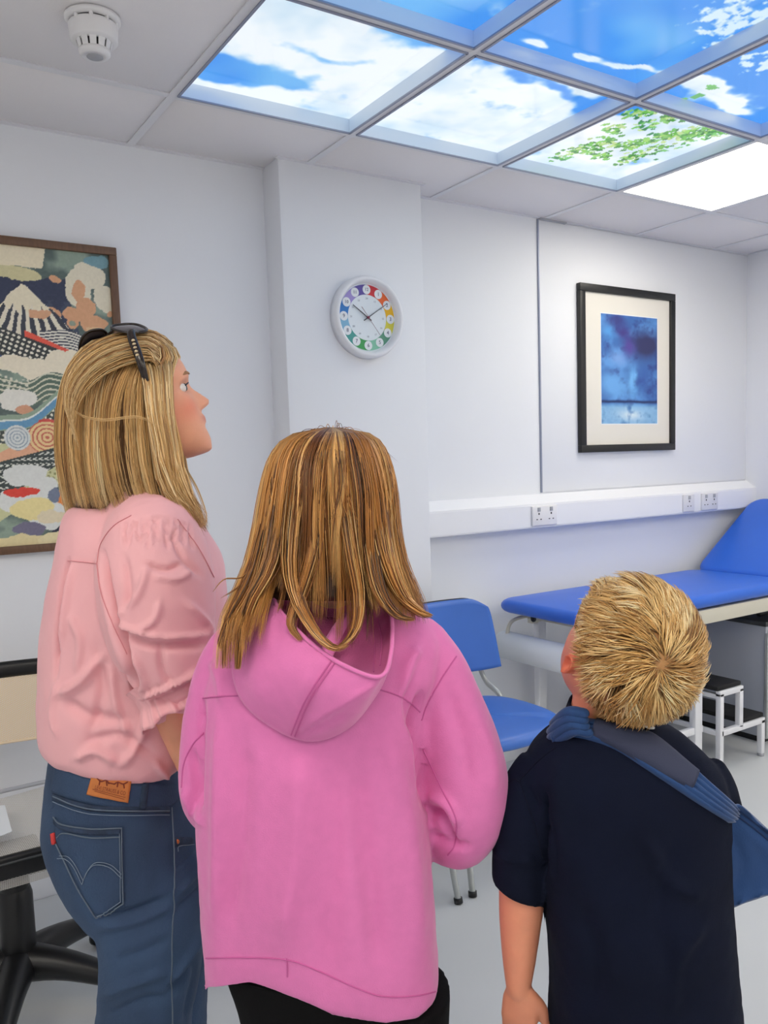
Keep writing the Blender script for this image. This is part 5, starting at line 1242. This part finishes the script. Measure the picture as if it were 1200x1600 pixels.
def lock(pts, n, sp, cols=colsG, rr=(.0005, .001)):
    for k in range(n):
        o = np.array([g.normal(0, sp), g.normal(0, sp*.6), g.normal(0, .003)]); A = np.array(pts, float)+o*np.linspace(1, .35, len(pts))[:, None]; A[0, 2] += .03 if len(pts) > 3 else 0; A[0, 1] -= g.uniform(0, 40) if len(pts) > 4 else 0
        q = spline(A, 14); ext.append([P(*a) for a in q]); ec.append(np.array(cols[g.choice(len(cols), p=[c[1] for c in cols])][0])*g.uniform(.9, 1.1)); er.append(g.uniform(*rr))
lock([(470, 760, 1.022), (455, 860, 1.016), (462, 930, 1.0), (490, 985, .965), (520, 1012, .950), (540, 1008, .952)], 90, 7)
lock([(530, 760, 1.02), (548, 860, 1.012), (560, 930, 1.01), (556, 980, .985), (536, 1008, .965), (515, 1012, .962)], 60, 5)
lock([(440, 800, 1.03), (420, 880, 1.02), (390, 940, 1.0), (375, 1000, .995), (371, 1044, .995)], 150, 7)
lock([(425, 820, 1.05), (400, 900, 1.03), (368, 960, 1.01), (350, 1000, 1.01), (345, 1012, 1.01)], 90, 6)
lock([(590, 800, 1.04), (605, 870, 1.03), (628, 930, 1.025), (655, 955, 1.02), (672, 962, 1.02)], 160, 8)
lock([(570, 820, 1.03), (585, 900, 1.015), (600, 940, 1.0), (622, 963, 1.0), (645, 968, 1.0)], 110, 6)
lock([(500, 780, 1.02), (490, 860, 1.012), (470, 930, 1.0), (455, 975, .985), (470, 1000, .975)], 60, 6)
lock([(400, 860, 1.06), (380, 900, 1.05), (350, 905, 1.05), (332, 925, 1.05)], 4, 3)
lock([(395, 880, 1.05), (375, 915, 1.04), (345, 935, 1.04)], 3, 3)
for k in range(60): x = g.uniform(430, 610); lock([(x, 700+abs(x-520)*.3, 1.02+abs(x-520)*.0008), (x+(x-520)*.08+g.normal(0, 5), 760, 1.015+abs(x-520)*.0006), (x+(x-520)*.1+g.normal(0, 8), 840, 1.012+abs(x-520)*.0006)], 2, 2, rr=(.0004, .0006))
for k in range(24): x = g.uniform(-1, 1); lock([(520+x*20, 674, 1.13), (520+x*70, 664+x*x*30+g.normal(0, 3), 1.12), (520+x*105, 690+x*x*30+g.normal(0, 4), 1.1)], 1, 1, rr=(.0003, .0005))
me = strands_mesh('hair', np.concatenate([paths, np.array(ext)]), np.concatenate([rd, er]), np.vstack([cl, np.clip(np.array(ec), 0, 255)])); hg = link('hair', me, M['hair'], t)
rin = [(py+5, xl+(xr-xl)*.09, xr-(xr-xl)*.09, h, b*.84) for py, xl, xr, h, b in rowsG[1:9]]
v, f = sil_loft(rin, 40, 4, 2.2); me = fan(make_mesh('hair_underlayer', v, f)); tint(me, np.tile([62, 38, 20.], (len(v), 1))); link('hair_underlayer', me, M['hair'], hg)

# ---------------------------------------------------------------- boy
hB = 1.12
ya_ = math.radians(9); tb = math.radians(35); bfh = FH*math.cos(ya_)-RH*math.sin(ya_); bf = bfh*math.cos(tb)+UP*math.sin(tb); bu = UP*math.cos(tb)-bfh*math.sin(tb)+RH*.14; HHB = .212; CB = P(966, 1031, hB)
t = thing('person', 'boy with short blond hair in dark navy shirt and blue arm sling', 'person', tuple(P(990, 1990, hB)*[1, 1, 0]))
pcs, Wb, frb = head_pieces(CB, bf, bu, HHB)
pcs.append(limb([Wb([[0, -.12, .22]])[0], P(948, 1110, hB), P(955, 1160, hB)], [.050, .049, .056], 18, 12))
pcs.append(sil_loft([(1130, 900, 1020, hB, .04), (1170, 885, 1055, hB, .055), (1230, 865, 1085, hB, .07), (1350, 865, 1105, hB, .085), (1500, 885, 1115, hB, .085), (1640, 885, 1120, hB, .09), (1720, 900, 1110, hB, .08)], 32, 4))
q = [P(856, 1225, 1.12), P(816, 1320, 1.115), P(815, 1400, 1.115), P(813, 1440, 1.115), P(811, 1500, 1.115), P(810, 1543, 1.115)]
pcs.append(limb(q, [.024, .030, .0318, .0295, .0235, .0175], 20, 30)); pcs += hand_pieces(q[-1], np.array([0, 0, -1])+FH*.05, FH*.9+RH*.4, RH, .122, .35, .04)
q = [P(1085, 1225, 1.12), P(1118, 1300, 1.125), P(1150, 1362, 1.14), P(1210, 1365, 1.2), P(1250, 1345, 1.27)]
pcs.append(limb(q, [.024, .026, .026, .024, .018], 18, 26)); pcs += hand_pieces(q[-1], q[-1]-q[-2], -RH, UP, .128, .5)
anBr, anBl = P(1040, 1985, 1.12), P(945, 1985, 1.12); anBr[2] = anBl[2] = .07
for hp, an in ((P(1058, 1690, 1.12), anBr), (P(945, 1690, 1.12), anBl)): pcs.append(limb([hp, (hp+an)/2, an], [.06, .042, .028], 16, 20)); pcs += foot_pieces(an, FH, .18)
me = remesh('body', pcs, .0038, 2)
def hairmask(x, y, z):
    line = np.interp(y, [-.5, -.34, -.24, -.16, -.08, .02, .12, .22, .32, .42], [.10, .16, .26, .44, .56, .58, .56, .66, .76, .8])
    return np.clip((z-line)/.04, 0, 1)
skin_tint(me, Wb, HHB, (228, 150, 118), (200, 104, 96), (224, 104, 74), CB, frb, hairmask, (176, 128, 78)); link('body', me, M['skin'], t); eyes(t, Wb, HHB, frb); brows(t, Wb, brown, None)
hc = Wb([[0, -.04, .52]])[0]
hb = MB(); hp_, _, _ = head_pieces(CB, bf, bu, HHB); sB = Surf(fan(make_mesh('tmpb', *hp_[0])))
wh = sB.hit(1034, 1040)[0]; wdir = (wh-hc)/np.linalg.norm(wh-hc); g = np.random.default_rng(21); r3, f3, u3 = frb
KB = 9600; cand = g.normal(0, 1, (KB*3, 3)); cand /= np.linalg.norm(cand, axis=1)[:, None]; paths = []; rd = []; cl = []
colsB = [((236, 200, 138), .3), ((218, 174, 108), .3), ((190, 142, 80), .18), ((246, 222, 172), .14), ((146, 102, 54), .08)]; colsb = np.array([c[0] for c in colsB], float); pb = [c[1] for c in colsB]
N = 7; sS = np.linspace(0, 1, N)
cn = g.normal(0, 1, (420, 3)); cn /= np.linalg.norm(cn, axis=1)[:, None]; cjit = g.normal(0, .30, 420); clift = g.uniform(.5, 1.35, 420); ccol = g.choice(5, 420, p=pb)
for d in cand:
    if len(paths) >= KB: break
    h = sB.t.ray_cast(Vector(hc+d*.3), Vector(-d))
    if h[0] is None: continue
    p = np.array(h[0]); n_ = np.array(h[1]); qv = p-CB; x, y, z = qv@r3/HHB, qv@f3/HHB, qv@u3/HHB+.42
    mk = float(hairmask(np.array(x), np.array(y), np.array(z)))
    if mk < .3: continue
    ci = int(np.argmax(cn@d)); line = float(np.interp(y, [-.5, -.34, -.24, -.16, -.08, .02, .12, .22, .32, .42], [.10, .16, .26, .44, .56, .58, .56, .66, .76, .8])); up_ = z-line
    nt0 = np.linalg.norm(d-wdir*(d@wdir)); tang = d-wdir*(d@wdir)+g.normal(0, .03, 3); tang -= n_*(tang@n_); nt = np.linalg.norm(tang)
    if nt < 1e-5: continue
    tang /= nt; sd = np.cross(n_, tang); a = .40+cjit[ci]*.9+g.normal(0, .12); tang = tang*math.cos(a)+sd*math.sin(a)
    L = (.007+.030*np.clip(up_/.34, 0, 1))*g.uniform(.8, 1.2); lift = (.20+.20*np.clip(up_/.3, 0, 1))*clift[ci]; ne = math.exp(-((y+.03)/.17)**2-((z-.44)/.19)**2); L *= 1-.8*ne; L *= .6+.4*min(1, nt/.25)
    rad0 = np.linalg.norm(p-hc); pts = []
    for s_ in sS:
        q = p+tang*L*s_; e = (q-hc)/np.linalg.norm(q-hc); pts.append(hc+e*(rad0+L*lift*s_**.8*(1-.35*s_)+.0008))
    paths.append(pts); rd.append(g.uniform(.0005, .0009)); k = colsb[ccol[ci]] if g.random() < .6 else colsb[g.choice(5, p=pb)]
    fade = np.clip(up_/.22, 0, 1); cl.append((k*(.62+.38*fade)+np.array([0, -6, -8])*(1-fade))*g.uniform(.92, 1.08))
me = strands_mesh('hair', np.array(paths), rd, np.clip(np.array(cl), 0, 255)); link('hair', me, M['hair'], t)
# polo shirt
po = [sil_loft([(1112, 908, 1004, hB, .045), (1128, 886, 1036, hB, .058), (1150, 852, 1075, hB, .072), (1180, 828, 1108, hB, .084), (1215, 818, 1126, hB, .094), (1260, 818, 1132, hB, .10), (1320, 832, 1132, hB, .105), (1400, 847, 1135, hB, .108), (1500, 860, 1142, hB, .11), (1600, 862, 1148, hB, .113), (1690, 862, 1152, hB, .114)], 60, 5, 2.5),
      limb([P(850, 1200, 1.12), P(828, 1235, 1.117), P(815, 1285, 1.115), P(810, 1340, 1.115), P(811, 1380, 1.115), P(811, 1386, 1.115)], [.036, .039, .0395, .0375, .0375, .036], 30, 34, cap=None),
      limb([P(1092, 1202, 1.12), P(1108, 1240, 1.12), P(1122, 1290, 1.125), P(1140, 1335, 1.135)], [.036, .038, .038, .036], 26, 24, cap=None)]
me = remesh('polo_shirt', po, .004, 3); cb = [([(852, 1240), (850, 1300), (850, 1370)], 4, -.012), ([(812, 1215), (840, 1260), (862, 1310), (870, 1380)], 7, -.003), ([(880, 1180), (870, 1230), (880, 1300)], 14, .004), ([(1000, 1300), (1050, 1380), (1100, 1400)], 14, .004), ([(900, 1400), (930, 1500), (920, 1590)], 18, -.004), ([(1060, 1300), (1030, 1420), (1060, 1560)], 18, -.004), ([(1100, 1440), (1060, 1500), (1050, 1590)], 12, .004), ([(770, 1330), (800, 1345), (840, 1340)], 7, .003)]
folds(me, [(l, sg_*.9, am*1.5) for l, sg_, am in cb], [(8, .007, 33, (1, 1, .5)), (30, .0014, 8, (1, 1, 1))])
def hemb(x, y, v): return -np.clip((y-1340)/40, 0, 1)*(np.clip(x-770, 0, 80)*.30-8)*.00086*(x < 851)*(y < 1430)
warp_z(me, hemb)
polo = link('polo_shirt', me, M['navy'], t); spo = Surf(me)
seams('seam', spo, [[(868, 1168), (840, 1190), (812, 1220)], [(812, 1222), (822, 1250), (836, 1290), (848, 1340)], [(792, 1225), (803, 1218), (812, 1222)]], .0008, M['navyc'], polo, 6, .0003, 26)
ctr = P(955, 1124, hB); R = []; th = np.linspace(0, 2*PI, 60, endpoint=False)
for dz, a, b in ((-.012, .068, .056), (.0, .066, .055), (.012, .062, .052), (.022, .058, .050), (.023, .055, .047), (.005, .057, .048)):
    R.append(ctr+np.outer(np.cos(th)*a, RH)+np.outer(np.sin(th)*b, FH)+UP*dz-np.outer(np.sin(th)*.012, UP)*-1)
v, f = rings_vf(R, cap=False); solid('collar', v, f, M['navyc'], polo)
tr = [sil_loft([(1650, 872, 1135, hB, .10), (1720, 872, 1135, hB, .10), (1760, 880, 1128, hB, .09)], 36, 4, 2.4)]
for a, b in ((878, 1000), (1000, 1130)): tr.append(sil_loft([(1700, a, b, hB, .075), (1850, a+12, b-12, hB, .06), (1965, a+18, b-20, hB, .052)], 30, 4, 2.1))
me = remesh('trousers', tr, .006, 3); link('trousers', me, M['trouser'], t); shoes(t, (anBr, anBl), FH, .21, M['shoe'])
# sling
both = MB(); both.add(vco(polo.data), [tuple(p.vertices) for p in polo.data.polygons]); hb_, hf_ = limb([P(955, 1090, hB), P(955, 1160, hB)], [.056, .058], 20, 8); both.add(hb_, hf_)
ss = Surf(make_mesh('tmps', *both.data()))
def outline_solid(pl, h0, h1, shrink, vox):
    n = len(pl); c = np.mean(np.array(pl, float), axis=0); A = []
    for h_, s_ in ((h0+.02, shrink), (h0, 1), (h1, 1), (h1+.015, shrink)):
        A.append([P(*(c+(np.array(p_)-c)*s_), h_) for p_ in pl])
    return rings_vf(np.array(A))
pl = spline(np.array([(1122, 1290), (1138, 1262), (1156, 1256), (1185, 1282), (1225, 1318), (1275, 1352), (1285, 1375), (1262, 1388), (1205, 1398), (1165, 1410), (1135, 1420), (1126, 1400), (1120, 1340), (1122, 1290)], float), 60)[:-1]
me = remesh('arm_sling', [outline_solid([tuple(a) for a in pl], 1.062, 1.24, .9, .005)], .005, 6)
folds(me, [([(1140, 1300), (1160, 1350), (1150, 1400)], 10, -.004), ([(1160, 1290), (1200, 1330), (1215, 1370)], 8, .003)], [(12, .003, 5, (1, 1, 1))])
sling = link('arm_sling', me, M['sling'], t); ssl = Surf(me)
v, f = ribbon(ss, [(890, 1112), (915, 1122), (950, 1126), (1000, 1138), (1035, 1158), (1070, 1188), (1110, 1225), (1150, 1262)], [(863, 1160), (890, 1152), (925, 1158), (962, 1172), (1000, 1196), (1045, 1226), (1090, 1256), (1138, 1286)], .010, 70, 29, groove=(5, .0035)); solid('shoulder_strap', v, f, M['sling'], sling)
for k, m_ in enumerate(('enamel', 'black', 'enamel')):
    q = [ss.hit(998+k*3+u_*15, 1124+k*4.5+u_*7) for u_ in (0, .5, 1)]
    v, f = tube_vf([h[0]+h[1]*.0035 for h in q if h], .0019, 8); solid('collar_stripe', v, f, M[m_], polo)
for k, (x0, y0, x1, y1) in enumerate(((893, 1108, 866, 1130), (892, 1118, 862, 1142), (894, 1128, 862, 1152), (900, 1138, 866, 1160))):
    v, f = tube_vf([P(x0+18, y0+6, 1.068), P(x0-4, y0+4, 1.075), P(x1+2, y1, 1.11), P(x1+6, y1, 1.16)], .0085, 12, 20, flat=((0, 0, 1), .8)); solid('neck_roll', v, f, M['sling'], sling)
v, f = ribbon(ss, [(932, 1122), (965, 1129), (1000, 1139), (1035, 1160), (1086, 1203)], [(928, 1156), (960, 1170), (1000, 1193), (1035, 1214), (1074, 1234)], .0135, 40, 10); solid('hook_tape', v, f, M['strap'], sling)
seams('sling_stitching', ssl, [[(1143, 1268), (1175, 1292), (1200, 1312)], [(1148, 1262), (1180, 1286), (1200, 1302)], [(1143, 1268), (1135, 1300), (1130, 1330)]], .0012, M['slingd'], sling, 6, .0006, 24)
